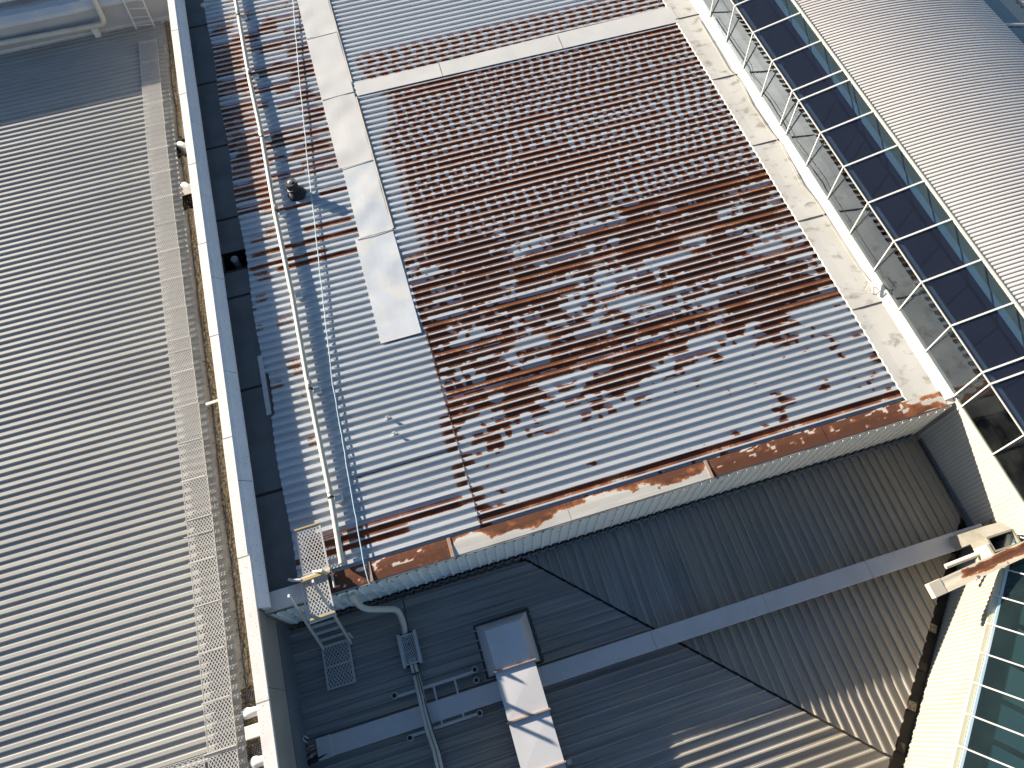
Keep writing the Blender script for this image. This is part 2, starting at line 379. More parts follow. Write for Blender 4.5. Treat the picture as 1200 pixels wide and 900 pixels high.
# ------------------------------------------------------------------ raised central roof
roof = thing('ribbed_metal_roof', 'raised ribbed steel roof heavily speckled with rust, between the white-capped parapet and the glass skylight', 'roof', (3, 10, 0))
V0 = 3.875-.1      # first rib centred on 3.875
def rib_w(A, top_s=.12, top_n=.9, fl=.8):
    """how readily each strip of the profile rusts: pans and the north half of the rib tops most; also tones shaded pans darker, lit tops oranger"""
    pan = (A < .231) | (A > .769)
    return np.where(pan, 1., np.where(A > .495, top_n, np.where(A > .30, top_s, fl)))
def rust_main(X, Y, K, A):
    r1 = hsh(K, K*0+3, 1); r2 = hsh(K, K*0+9, 2); r3 = hsh(K, K*0+5, 5)
    fine = vn(X*8, K*2.3+A*3, 14)
    # upper field: one spot about every third of a metre along each rib
    ph = X/.285+r1*.30+.23*K+1.0*(vn(X*.8, K*1.0, 11)-.5)
    wid = .275+.10*r2+.16*(vn(X*.55, K*.9, 12)-.5)
    dot = sst(wid+.08, wid-.04, np.abs(ph-np.floor(ph)-.5))
    streak = sst(.62, .76, vn(X*.45, K*1.0, 21)+.30*(r3-.5))
    upz = np.maximum(dot*(.98+.30*vn(X*1.4, K*.7, 13)), streak*(.75+.4*fine))
    upz = np.maximum(upz, .18+.16*fine)*rib_w(A, .30, .60, .95)
    edge = sst(.15, .75, X-.55*vn(Y*1.3, Y*0, 31)*sst(8.5, 11, Y))
    upz = upz*(.35+.65*edge)
    # middle field: broken streaks, northern half of the rib tops rusted too
    m = vn(X*.75, K*.8, 41)*.36+vn(X*3.1, K*1.3, 42)*.36+fine*.34+.22*(hsh(K, K*0, 43)-.38)
    m = m+.10*(dot-.5)+.10*(vn(X*.5, Y*1.1, 47)-.5)
    mid = sst(.455, .60, m)*1.02
    mid = mid*rib_w(A, .38, .93, .95)
    full = np.zeros_like(X)
    for kv, x0, x1, w in ((6.66, -.1, 9.8, .10), (6.88, .1, 3.6, .08), (7.05, 2.6, 9.8, .08), (7.9, .1, 2.2, .1), (8.1, 4.2, 9.7, .12), (8.7, 0.1, 4, .1), (9.3, 2.5, 9.7, .13), (10.05, 4.3, 9.7, .1), (10.45, 5.6, 9.7, .15), (9.75, .1, 4.5, .1)):
        full = np.maximum(full, np.where(np.abs(Y-kv) < w, 1., 0.)*sst(x0-.1, x0+.15, X)*sst(x1+.1, x1-.2, X)*(.48+.75*vn(X*2.2, Y*9, 46)))
    mid = np.maximum(mid, full*rib_w(A, .62, 1., 1.))
    clean = np.maximum.reduce([bell(X, 4.95, .8)*bell(Y, 7.9, .16), bell(X, 2.4, .5)*bell(Y, 7.6, .2), bell(X, 8.7, .55)*bell(Y, 8.3, .22), bell(X, 6.3, .7)*bell(Y, 8.75, .16)])
    mid = mid*(1-.9*clean)
    # lower field: loose patches thinning towards the eave
    d = vn(X*1.15+3, Y*2.0, 51)*.40+vn(X*3.4, K*1.1, 52)*.34+fine*.30
    dens = .52*sst(5.0, 6.4, Y)*(1-.25*sst(2, 9, X))+.08*bell(X, .9, .7)*bell(Y, 5.2, .9)
    low = sst(.58, .72, d+dens*.42-.06)*.95*rib_w(A, .42, .88, .95)
    low = np.maximum(low, .95*bell(X, .15, .28)*sst(6.7, 5.2, Y)*np.where(vn(Y*4, X*0, 61) > .45, 1, .2)*rib_w(A, .1, .4, .8))
    z_up = sst(10.65, 10.95, Y+.25*(vn(X*.9, Y*0, 71)-.5)); z_mid = sst(6.5, 6.62, Y)
    r = low*(1-z_mid)+mid*z_mid*(1-z_up)+upz*z_up
    # one rusted pan running the length of the eave, over the north half of the rib below it
    e = np.where((Y > 3.872) & (Y < 4.03), 1., 0.)*(.60+.5*vn(X*2, X*0, 81))*np.where(Y < 3.95, .55+.6*vn(X*5, X*0, 82), 1)
    return np.maximum(r, e)
def rust_north(X, Y, K, A):
    ph = X/.36+.23*K+.5*hsh(K, K*0+3, 1)
    dot = sst(.44, .28, np.abs(ph-np.floor(ph)-.5))
    r = np.maximum(dot*.9, .30)*rib_w(A, .3, .6, .9)*sst(18.25, 18.15, Y-.012*X)
    return r*sst(.1, .5, X)
def rust_west(X, Y, K, A):
    W_ = rib_w(A, .30, .85, .95)
    r = np.zeros_like(X)
    def blob(cx, wx, cy, wy, a=1.): return a*sst(wx, wx*.8, np.abs(X-cx))*np.where(np.abs(Y-cy) < wy, 1., 0.)
    nz = .6*vn(X*2.2, K*1.3, 91)+.4*vn(X*7, K*2.3+A*3, 95)
    r = np.maximum(r, blob(-1.7, 1.8, 4.42, .11, 1.0)*(.62+.6*nz)); r = np.maximum(r, blob(-2.6, 1.5, 4.20, .11, .95)*(.6+.6*nz))
    for cx, wx, cy, wy in ((-1.9, 1.8, 11.95, .11), (-2.6, 1.1, 11.6, .11), (-1.6, 1.5, 11.35, .11), (-1.5, .7, 12.35, .1), (-1.0, .6, 13.4, .1), (-2.2, .5, 13.2, .1), (-1.2, .5, 15.2, .1), (-1.6, .9, 15.55, .1), (-2.9, .8, 15.0, .1), (-1.3, .6, 14.5, .11), (-1.25, .5, 14.25, .1), (-2.2, .5, 14.3, .1)):
        r = np.maximum(r, blob(cx, wx, cy, wy)*(.42+.85*nz))
    w = sst(-2.3, -2.9, X)*sst(12.3, 13.6, Y)*sst(24, 18, Y); r = np.maximum(r, w*(.30+.72*vn(X*1.5, K*1., 92)))
    u = sst(14.2, 15.2, Y)*sst(22.5, 20.0, Y)*sst(-.5, -.9, X); r = np.maximum(r, u*sst(.42, .60, .7*vn(X*1.6, K*1.2, 93)+.3*nz+.12*(hsh(K, K*0, 97)-.5))*.95)
    r = np.maximum(r, sst(.74, .8, vn(X*2.1, K*.9, 94))*.6*sst(4, 5, Y)*sst(-2.4, -2.9, X))
    r = r*W_
    r = np.maximum(r, .9*bell(X, .02, .2)*sst(8, 6, Y)*np.where(vn(Y*5, X*0, 62) > .62, 1, 0)*rib_w(A, .1, .3, .9))
    return r
c_ = lambda v: (lambda p: v)
nmain = int((16.60-V0)/PITCH)
sheets('roof_sheet', 'x', V0, nmain, 5, PITCH, P_RUST, c_(.10), c_(9.72), flat0, 'galv', roof, .035, rust_main)
VN = V0+nmain*PITCH
sheets('roof_sheet', 'x', VN, 8, 8, PITCH, P_RUST, c_(.02), c_(9.72), flat0, 'galv', roof, .05, rust_north)
sheets('roof_sheet', 'x', VN+8*PITCH, 37, 5, PITCH, P_RUST, c_(.02), c_(9.72), flat0, 'galv', roof, 2, lambda X, Y, K, A: 0*X)
# the sheets west of the joint; their gutter end is a little ragged
def west_lo(p): return -3.62+.025*math.sin(p*1.7)+(.07 if 7.5 < p < 8.6 else 0)
sheets('roof_sheet', 'x', V0, 120, 5, PITCH, P_RUST, west_lo, c_(.115), lambda X, Y: np.full_like(X, -.004), 'galv', roof, .06, rust_west)
for x0, x1, y in ((1.25, 5.4, 5.975), (-2.1, .08, 5.575)):
    MB().box(x0, x1, y-.012, y+.004, -.05, -.034).build('sheet_lap', 'rubber_band', roof)
# lap joint at x = 0.1 : turned-up rusty edge that follows the ribs
mb = MB(); xs = .118
for k in range(24):
    y0 = V0+k*PITCH
    pr = [(y0+a, h) for a, h in P_MAIN]+[(y0+PITCH, P_MAIN[0][1])]
    for (ya, za), (yb, zb) in zip(pr[:-1], pr[1:]): mb.bar((xs, ya, za+.006), (xs, yb, zb+.006), .022, .01, (1, 0, 0))
mb.build('lap_edge', 'duct_lip', roof)

def flash_strip(name, x0, x1, y0, y1, z, mat, parent, nx=8, ny=24, amp=.01, th=.004, lip=None, rustf=None, skew=(0, 0), dip=None):
    """a thin flashing with slight waves and a folded-down edge"""
    xs = np.linspace(x0, x1, nx); ys = np.linspace(y0, y1, ny); X, Y = np.meshgrid(xs, ys)
    Yv = Y+np.interp(X, [x0, x1], skew)*((Y-y0)/(y1-y0))
    Z = z+amp*(vn(X*2.5+7, Y*2.2, int(abs(x0*31+y0*7)) % 97)-.5)*2
    if dip is not None: Z = Z+dip(X, Y)
    V = np.stack([X, Yv, Z], -1)
    ed = V.copy()
    # folded edges all round
    top = V; ring = lambda a: np.concatenate([a[:1]-[0, .002, .008], a, a[-1:]-[0, -.002, .008]], 0)
    V2 = ring(top); V3 = np.concatenate([V2[:, :1]-[.002, 0, th+.01], V2, V2[:, -1:]-[-.002, 0, th+.01]], 1)
    rust = None
    if rustf is not None: rust = rustf(V3[..., 0], V3[..., 1])
    return grid_mesh(name, V3, mat, parent, rust)
# white cover flashings running up the roof
W_PIECES = [(8.55, 11.62, -.93, .035, 'blue_flash'), (11.66, 14.02, -.80, .035, 'blue_flash'), (14.06, 16.66, -.88, .04, 'white_flash'),
            (16.70, 19.27, -.88, .04, 'white_flash'), (19.31, 21.9, -.87, .04, 'white_flash'), (21.94, 24.5, -.87, .04, 'white_flash')]
for i, (a, b, x0, z, m) in enumerate(W_PIECES):
    sag = lambda X, Y: .006*np.sin((Y-V0)/PITCH*2*math.pi-math.pi/2)*0+.006*np.sin(Y*3.1+X)
    o = flash_strip('cover_flashing', x0, .03, a, b+.03, .014+.003*(i % 2), m, roof, 8, 50, .008, dip=sag)
# cream ribs end closers east of the flashing
for a, b in ((11.7, 16.5), (17.1, 24.5)):
    MB().hexa([(.032, a, .0), (.095, a, .0), (.095, b, .0), (.032, b, .0), (.034, a, .012), (.070, a, .020), (.070, b, .020), (.034, b, .012)]).build('edge_capping', 'tan', roof)
# cross flashing
for x0, x1, s0, s1 in ((.1, 2.548, 0, .05), (2.552, 6.128, .05, .13), (6.132, 9.74, .13, .2)):
    o = flash_strip('cross_flashing', x0, x1, 16.52, 17.03, .02, 'white_flash', roof, 30, 8, .003, skew=(s0, s1))
for x in (2.55, 6.13): MB().bar((x, 16.53, .0215), (x+.02, 17.09, .0215), .014, .008, (0, 0, 1)).build('flashing_seam', 'duct_lip', roof)
for y in (11.64, 14.04, 16.68, 19.29, 21.92): MB().bar((-.87, y-.03, .0225), (.02, y+.03, .0225), .010, .008, (0, 0, 1)).build('flashing_seam', 'tan', roof)
# eave flashing with rust, in lengths
def rust_eave(X, Y):
    t = np.clip((Y-3.38)/(3.75-3.38), 0, 1)          # 0 outer edge, 1 inner edge
    west = sst(-.50, -.62, X); east = sst(4.9, 5.05, X)
    nf = vn(X*11, Y*24, 8); nm = vn(X*4.2, Y*9, 7); nl = vn(X*1.35+2.3, X*0, 15)
    a = .95-.75*sst(.60, .74, .45*nm+.35*nf+.2*vn(X*26, Y*30, 12))-.3*sst(.8, 1, t)*nm
    thr = .46+.75*(nl-.5)+.50*(nm-.5)+.35*(nf-.5)
    mid = .45+1.3*(t-thr)
    e = 1.0-.8*sst(.62, .74, .4*nm+.4*nf+.2*t)-1.1*sst(9.0, 10.2, X)*nm
    return np.clip(a*west+mid*(1-west)*(1-east)+e*east, 0, 1)
sl = lambda X, Y: -.10*np.clip((3.60-Y)/.24, 0, 1)*0-.02*np.clip((3.6-Y)/.24, 0, 1)
for x0, x1 in ((-3.02, -2.22), (-2.20, -.58), (-.56, 1.9), (1.91, 4.95), (4.97, 7.6), (7.61, 10.42)):
    flash_strip('eave_flashing', x0, x1, 3.37, 3.745, .03, 'eave', roof, int((x1-x0)/.05), 12, .003, rustf=rust_eave, dip=sl)
for x in (-2.21, -.57, 4.96): MB().box(x-.035, x+.035, 3.355, 3.75, .030, .045).build('flashing_joint', 'duct_lip', roof, bevel=.004)
flash_strip('eave_flashing', -4.30, -3.04, 3.36, 3.74, .05, 'gutter_pale', roof, 14, 8, .006)
# cladding below the eave: pale peeling sheets with vertical ribs
def clad_wall(name, p0, p1, ztop, zbot, pitch, prof, out, mat, parent, per):
    """vertical ribbed cladding along p0->p1 (plan points); out = outward normal"""
    p0, p1, out = Vector(p0), Vector(p1), Vector(out); L = (p1-p0).length; d = (p1-p0)/L; nr = int(L/pitch)
    res = []
    for s0 in range(0, nr, per):
        rows = []
        for k in range(s0, min(s0+per, nr)+0):
            for a, h in prof: rows.append((k*pitch+a, h))
        rows.append((min(s0+per, nr)*pitch, prof[0][1]))
        V = np.zeros((len(rows), 2, 3))
        for i, (s, h) in enumerate(rows):
            q = p0+d*s+out*h
            zt = ztop(s) if callable(ztop) else ztop; zb = zbot(s) if callable(zbot) else zbot
            V[i, 0] = (q.x, q.y, zb); V[i, 1] = (q.x, q.y, zt)
        res.append(grid_mesh(name, V, mat, parent))
    return res
clad_wall('cladding_sheet', (-4.22, 3.30), (10.56, 3.30), .01, lambda s: -1.40-.0*s, .2, profile(.2, .03, .012, .025), (0, -1), 'clad_peel', roof, 5)
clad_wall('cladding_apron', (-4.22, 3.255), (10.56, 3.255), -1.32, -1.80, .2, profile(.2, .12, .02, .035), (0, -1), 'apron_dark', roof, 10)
MB().box(-4.28, 10.5, 3.34, 3.39, -9, .0).build('wall', 'concrete', roof)
# box gutter on the east side
eg = thing('box_gutter', 'wide cream metal box gutter stained with dark blotches beside the skylight glass', 'gutter', (10, 10, 0))
ys = [3.5, 6.13, 8.82, 11.43, 14.0, 16.65, 19.3, 21.9, 24.5]
for a, b in zip(ys[:-1], ys[1:]):
    ny = int((b-a)/.05); X, Y = np.meshgrid(np.array([9.64, 9.66, 9.9, 10.1, 10.3, 10.42]), np.linspace(a+.006, b-.006, ny))
    X = X.copy(); sc = .028*np.abs(np.sin((Y[:, 0]-V0)/PITCH*math.pi)); X[:, 0] += .0-sc; X[:, 1] -= sc
    Z = .018+.006*(vn(X*3, Y*2, 55)-.5); Z[:, 0] -= .018; Z[:, 2:] -= .008
    grid_mesh('gutter_sheet', np.stack([X, Y, Z], -1), 'gutter_cream', eg)
    MB().box(9.66, 10.42, b-.012, b+.012, -.01, .0235).build('gutter_joint', 'rubber_band', eg)
    # sloping kerb against the glass
    MB().hexa([(10.40, a, -.05), (10.61, a, -.05), (10.61, b-.004, -.05), (10.40, b-.004, -.05), (10.405, a, .02), (10.61, a, .105), (10.61, b-.004, .105), (10.405, b-.004, .02)]).build('kerb_capping', 'kerb', eg)
o = MB().box(9.62, 10.6, 3.39, 3.5, -.3, .012).build('gutter_end', 'kerb', eg)

# thin cable lying in the gutter
pts = [at(818, 22, .04), at(836, 52, .04), at(852, 80, .04), at(866, 92, .04), at(880, 122, .04), at(900, 152, .05), at(914, 168, .05), at(925, 190, .05), at(938, 215, .05), at(955, 235, .05), at(972, 262, .05), at(990, 290, .05), at(1004, 312, .05), at(1020, 330, .05)]
tag(MB().tube(pts, .008, 6).build('cable', 'tan'), 'thin loose cable lying along the cream gutter at the foot of the glass', 'cable')
vs = thing('gutter_outlet', 'small white bracket tangled with cable ends on the gutter kerb', 'bracket', at(1024, 335, .12))
p = Vector(vs.location)
MB().bar(p+Vector((-.08, -.15, -.03)), p+Vector((.05, .14, .05)), .05, .03).bar(p+Vector((-.02, -.02, 0)), p+Vector((.10, .10, .09)), .03, .03).build('bracket_arm', 'frame_white', vs)
MB().tube([p+Vector((-.2, -.02, -.06)), p+Vector((-.1, .05, 0)), p+Vector((-.02, -.06, .05)), p+Vector((.06, -.16, 0)), p+Vector((-.05, -.2, -.04))], .012, 6).build('wire', 'alu', vs)

# ------------------------------------------------------------------ west box gutter and parapet
wg = thing('valley_box_gutter', 'deep dark grey box gutter in the shade between the white parapet and the rusty roof', 'gutter', (-4, 10, -.4))
yb = [3.4, 5.9, 8.5, 11.1, 11.9, 12.5, 13.6, 16.2, 18.8, 21.4, 24.6]
for a, b in zip(yb[:-1], yb[1:]):
    if a == 11.9: continue
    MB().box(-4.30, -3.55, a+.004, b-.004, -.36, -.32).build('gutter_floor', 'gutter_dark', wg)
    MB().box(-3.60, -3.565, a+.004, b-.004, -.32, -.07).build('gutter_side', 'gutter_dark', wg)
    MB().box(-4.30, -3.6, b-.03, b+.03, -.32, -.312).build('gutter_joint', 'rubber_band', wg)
m = MB(); m.box(-4.30, -3.55, 11.9, 12.5, -1.0, -.98); m.box(-4.30, -4.28, 11.9, 12.5, -.98, -.5); m.box(-3.57, -3.55, 11.9, 12.5, -.98, -.1); m.box(-4.28, -3.57, 11.88, 11.9, -1, -.325); m.box(-4.28, -3.57, 12.5, 12.52, -1, -.325)
m.build('sump', 'black', wg)
def dome_pipe(p, r, h, name, mat, label, cat, group=None):
    t = thing(name, label, cat, p, group)
    P = Vector(p); MB().tube([P, P+Vector((0, 0, h))], r, 16).build('pipe', mat, t, smooth=True)
    MB().tube([P+Vector((0, 0, h-.03)), P+Vector((0, 0, h+.02)), P+Vector((0, 0, h+.05)), P+Vector((0, 0, h+.065))], [r*1.15, r*1.15, r*.9, r*.35], 16).build('cap', mat, t, smooth=True)
    return t
dome_pipe((-3.98, 12.28, -.98), .085, .62, 'capped_overflow_pipe', 'beam', 'grey capped overflow pipe standing in the dark sump of the shaded gutter', 'pipe')
t = MB(); 
for k in range(12):
    t.box(-3.70, -3.60, 7.55+k*.128, 7.55+(k+1)*.128-.004, -.02+.0015*(k % 3), .012+.002*(k % 2))
tag(t.build('loose_metal_strip', 'mesh'), 'narrow loose metal strip lying over the edge of the shaded gutter', 'metal strip')
st = thing('pipe_stub', 'small cream pipe stub at the roof edge beside the shaded gutter', 'pipe', (-3.7, 21.9, 0))
p = at(239, 6, .05); MB().tube([p+Vector((-.09, 0, 0)), p+Vector((.12, .0, 0))], .045, 12).tube([p+Vector((0, 0, -.1)), p+Vector((0, 0, .05))], .05, 12).build('pipe', 'cream_pipe', st, smooth=True)

pw = thing('parapet_wall', 'long straight parapet with a sunlit off-white coping and pale blue-grey shaded cladding', 'parapet wall', (-4.4, 9, 0))
for a, b in ((-4.2, -1.2), (-1.19, 1.78), (1.79, 4.45), (4.46, 7.04), (7.05, 9.62), (9.63, 12.3), (12.31, 14.95), (14.96, 17.6), (17.61, 20.3), (20.31, 23.0), (23.01, 26)):
    j = random.uniform(-.006, .006)
    xr = -4.345 if a > 3 else -4.31
    MB().hexa([(-4.555+j, a, .39), (xr, a, .39), (xr, b, .39), (-4.555+j, b, .39), (-4.55+j, a, .445), (xr, a, .458), (xr, b, .458), (-4.55+j, b, .445)]).build('coping', 'coping', pw, bevel=.004)
    MB().bar((-4.55, b+.002, .4465), (xr, b+.002, .459), .014, .006, (0, 0, 1)).build('coping_joint', 'tan', pw)
# folded capping that slopes down from the coping towards the gutter
for k, a in enumerate(np.arange(3.42, 25, 2.62)):
    b = a+2.606; j = random.uniform(-.004, .004)
    MB().hexa([(-4.344, a, .30), (-4.27+j, a, .30), (-4.27, b, .30), (-4.344, b, .30), (-4.344, a, .452), (-4.28+j, a, .405), (-4.28, b, .405), (-4.344, b, .452)]).build('face_panel', 'parapet_face', pw)
    MB().hexa([(-4.30, a, .10), (-4.15+j, a, .13), (-4.15, b, .13), (-4.30, b, .10), (-4.285, a, .385), (-4.15+j, a, .235), (-4.15, b, .235), (-4.285, b, .385)]).build('sloping_panel', 'parapet_face', pw)
    MB().box(-4.30, -4.155, b-.004, b+.016, .12, .25).build('panel_joint', 'gutter_dark', pw)
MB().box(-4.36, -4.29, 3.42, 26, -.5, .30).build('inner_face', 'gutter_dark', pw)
for k, a in enumerate((-4.2, -1.9, .33, 2.0)):
    b = (-1.91, .32, 1.99, 3.40)[k]
    MB().box(-4.36, -4.325, a, b, -.62, .39).build('face_panel', 'parapet_low', pw)
MB().hexa([(-4.36, -4.2, -1.7), (-4.28, -4.2, -1.7), (-4.28, 3.28, -1.7), (-4.36, 3.28, -1.7), (-4.36, -4.2, -.62), (-4.31, -4.2, -.62), (-4.31, 3.28, -.62), (-4.36, 3.28, -.62)]).build('lower_flashing', 'apron_dark', pw)
MB().box(-4.54, -4.36, -4.2, 26, -9, .385).build('wall_core', 'concrete', pw)

# ------------------------------------------------------------------ left roof
lr = thing('beige_ribbed_roof', 'large beige-grey ribbed metal roof west of the parapet, sunlit except its northern end', 'roof', (-9, 8, ZL))
P_LEFT = profile(.2, .074, .018, .036)
lmax = 24.25
def lo_left(p): return -20
def hi_left(p): return -5.56+.012*math.sin(p*9)
sheets('roof_sheet', 'x', -3.0, int((lmax+3.0)/.2), 4, .2, P_LEFT, lo_left, hi_left, lambda X, Y: ZL+.004*np.sin(X*.7), 'left', lr, 2.5)
lg = thing('leaf_filled_gutter', 'narrow gutter full of dry leaf debris along the edge of the beige roof', 'gutter', (-5.2, 8, ZL-.15))
zg = ZL-.16
segs = [(-3.2, 0.1), (2.45, 6.2), (6.21, 9.2), (9.21, 12.3), (12.31, 15.75), (16.72, 17.85), (18.62, 21.2), (21.21, 24.3)]
for a, b in segs:
    MB().box(-5.72, -4.55, a, b, zg-.03, zg).build('gutter_floor', 'gutter_pale', lg)
MB().box(-5.72, -4.55, .1, 2.45, zg-.05, zg-.02).build('gutter_floor', 'debris', lg)
for a, b in ((15.75, 16.72), (17.85, 18.62)):
    q = MB(); q.box(-5.60, -4.6, a, b, zg-.42, zg-.40); q.box(-5.60, -5.58, a, b, zg-.4, zg-.001); q.box(-5.58, -4.6, a, a+.02, zg-.4, zg-.001); q.box(-5.58, -4.6, b-.02, b, zg-.4, zg-.001)
    q.build('sump', 'blackgutter', lg)
    MB().box(-5.30, -4.6, b-.001, b+.02, zg, zg+.06).build('sump_edge', 'gutter_pale', lg)
for i, (a, b) in enumerate(((2.45, 15.7), (16.75, 17.83), (18.65, 24.2))):
    ny = int((b-a)/.05)
    tt = np.linspace(0, 1, 9); Yl = np.linspace(a, b, ny); T, Y = np.meshgrid(tt, Yl)
    c0 = -5.50+.04*vn(Y*.8, Y*0, 3)-.02; w = .17+.07*vn(Y*1.3, Y*0, 4)-.06*sst(12, 18, Y)
    X = c0+T*w; Z = zg-.005+(.035+.05*vn(Y*3, T*3, 5)+.05*vn(Y*11, T*8, 6))*np.sin(T*math.pi)**.6
    tag(grid_mesh('leaf_debris', np.stack([X, Y, Z], -1), 'debris', lg), kind='stuff')
# loose leaves
mb = MB()
for k in range(900):
    y = random.uniform(.2, 23); x = random.uniform(-5.52, -5.3)+random.gauss(0, .03); x = min(max(x, -5.54), -5.05); s = random.uniform(.015, .035); a = random.uniform(0, 6.3)
    z = zg+random.uniform(.02, .09) if x < -5.3 else zg+.012
    c_a, s_a = math.cos(a)*s, math.sin(a)*s
    mb.add([(x-c_a, y-s_a, z), (x+s_a*.5, y-c_a*.5, z+random.uniform(-.01, .02)), (x+c_a, y+s_a, z), (x-s_a*.5, y+c_a*.5, z+random.uniform(-.01, .02))], [(0, 1, 2, 3)])
tag(mb.build('dry_leaves', 'debris'), 'scattered dry leaves lying in the gutter beside the beige roof', 'leaves', kind='stuff')
# white bar over the gutter
tag(MB().bar((-5.56, 9.20, ZL+.02), (-4.56, 9.27, ZL+.02), .07, .03).build('gutter_strap', 'frame_white'), 'short white strap bridging the leaf-filled gutter', 'strap')
# pvc spreader pipes that rise out of the gutter towards the wall
def elbow(px, py, lab, dx=.35, dy=-.25, r=.085, name='pvc_elbow_pipe', zz=-1.75):
    p = at(px, py, zz); t = thing(name, lab, 'pipe', p, 'white drain pipes in the leaf-filled gutter')
    MB().tube([p+Vector((0, 0, -.3)), p+Vector((0, 0, .02)), p+Vector((dx*.35, dy*.35, .04)), p+Vector((dx, dy, -.02))], [r, r, r*.97, r*.95], 14, bend=.06).build('pipe', 'pvc', t, smooth=True)
    MB().tube([p+Vector((0, 0, -.04)), p+Vector((0, 0, .035)), p+Vector((0, 0, .06))], [r*1.14, r*1.14, r*.5], 14).build('collar', 'pvc', t, smooth=True)
    return t
elbow(211, 169, 'white drain elbow in the northern square sump of the leaf-filled gutter', .36, -.38)
elbow(216, 217, 'white drain elbow below the pale plate in the second square sump', .36, -.42)
elbow(290, 836, 'white drain elbow just north of the white box in the gutter', .42, -.03, .10)
elbow(300, 893, 'white drain elbow at the southern end of the gutter, partly out of the picture', .42, -.05, .10)
tag(MB().hexa([tuple(at(211, 230, -1.72)+Vector(d)) for d in ((-.02, 0, -.02), (.8, .05, -.02), (.8, .42, -.02), (-.02, .38, -.02), (-.02, 0, .0), (.8, .05, .0), (.8, .42, .0), (-.02, .38, .0))]).build('cover_plate', 'gutter_pale'), 'pale metal plate over the gutter just north of a white drain elbow', 'plate')
wb = thing('white_junction_box', 'white rectangular box sitting in the gutter between two dark strainers', 'box', at(300, 856, -1.7))
p = Vector(wb.location); MB().box(p.x-.2, p.x+.45, p.y-.13, p.y+.12, p.z-.16, p.z+.06).build('box_body', 'frame_white', wb, bevel=.012)
MB().box(p.x-.205, p.x+.455, p.y-.135, p.y+.125, p.z+.035, p.z+.045).build('lid_seam', 'gutter_pale', wb)
def strainer(px, py, lab):
    p = at(px, py, zg); t = thing('gutter_strainer', lab, 'strainer', p, 'round dark strainers in the gutter'); r = .13
    MB().tube([p+Vector((0, 0, -.02)), p+Vector((0, 0, .05))], r, 18).build('basket', 'black', t, smooth=True)
    m = MB(); 
    for k in range(-3, 4):
        w = math.sqrt(max(r*r-(k*.035)**2, 0)); m.bar(p+Vector((k*.035, -w, .055)), p+Vector((k*.035, w, .055)), .008, .008); m.bar(p+Vector((-w, k*.035, .06)), p+Vector((w, k*.035, .06)), .008, .008)
    m.build('grille', 'gutter_dark', t)
    return t
strainer(296, 814, 'round dark strainer in the gutter north of the white drain elbow')
strainer(303, 878, 'round dark strainer in the gutter south of the white box')

# ------------------------------------------------------------------ mesh walkways
def lattice(w, l, px=.068, py=.105, sw=.015, sh=.006, frame=.03, ends=True):
    m = MB()
    def clip(x0, y0, x1, y1):
        t0, t1 = 0., 1.; dx, dy = x1-x0, y1-y0
        for p, q in ((-dx, x0), (dx, w-x0), (-dy, y0), (dy, l-y0)):
            if abs(p) < 1e-9:
                if q < 0: return None
                continue
            r = q/p
            if p < 0: t0 = max(t0, r)
            else: t1 = min(t1, r)
        return None if t0 >= t1 else (x0+t0*dx, y0+t0*dy, x0+t1*dx, y0+t1*dy)
    H_ = l/py*px/1.0
    k = 0
    x = -H_
    while x < w+H_:
        for s, z in ((1, 0), (-1, .002)):
            c = clip(x, 0, x+s*H_, l)
            if c: m.bar((c[0], c[1], z), (c[2], c[3], z), sw, sh)
        x += px
    if frame:
        m.box(-frame/2, frame/2, 0, l, -.02, .008); m.box(w-frame/2, w+frame/2, 0, l, -.02, .008)
        if ends: m.box(frame/2, w-frame/2, 0, frame*.6, -.012, .008); m.box(frame/2, w-frame/2, l-frame*.6, l, -.012, .008)
    return m
ww = thing('mesh_walkway', 'long narrow walkway of galvanised expanded mesh along the edge of the beige roof', 'walkway', (-6.3, 1.35, ZL+.10))
zw = ZL+.07
wp = lattice(.57, .98, sw=.0135, frame=.012).build('mesh_panel', 'mesh', ww); wp.location = Vector((-6.32, -1.6, zw))
for k in range(1, 25):
    o = clone(wp, ww); o.location = Vector((-6.32+.05*math.sin(k*.25), -1.6+k*.99, zw+random.uniform(-.004, .004))); o.rotation_euler = (0, 0, random.uniform(-.006, .006))
br = MB().box(-.02, .62, -.012, .012, .008, .03).build('cross_strap', 'alu', ww); br.location = (-6.34, 1.42, zw)
for y in (5.95, 10.9): o = clone(br, ww); o.location = (-6.34, y, zw); o.scale = (1, .6, .6)
fm = MB().box(-.0, .57, -.012, .012, -.05, .006).build('batten', 'alu', ww); fm.location = (-6.32, -.6, zw)
for k in range(1, 25): o = clone(fm, ww); o.location = (-6.32, -.6+k*.99, zw)
sw_ = thing('side_mesh_walkway', 'mesh walkway branching west along a rib at the bottom left corner of the roof', 'walkway', (-8, 1, zw))
for k in range(3):
    o = clone(wp, sw_); o.rotation_euler = (0, 0, R(90)); o.location = (-6.36-k*.99, .86, zw+.01)

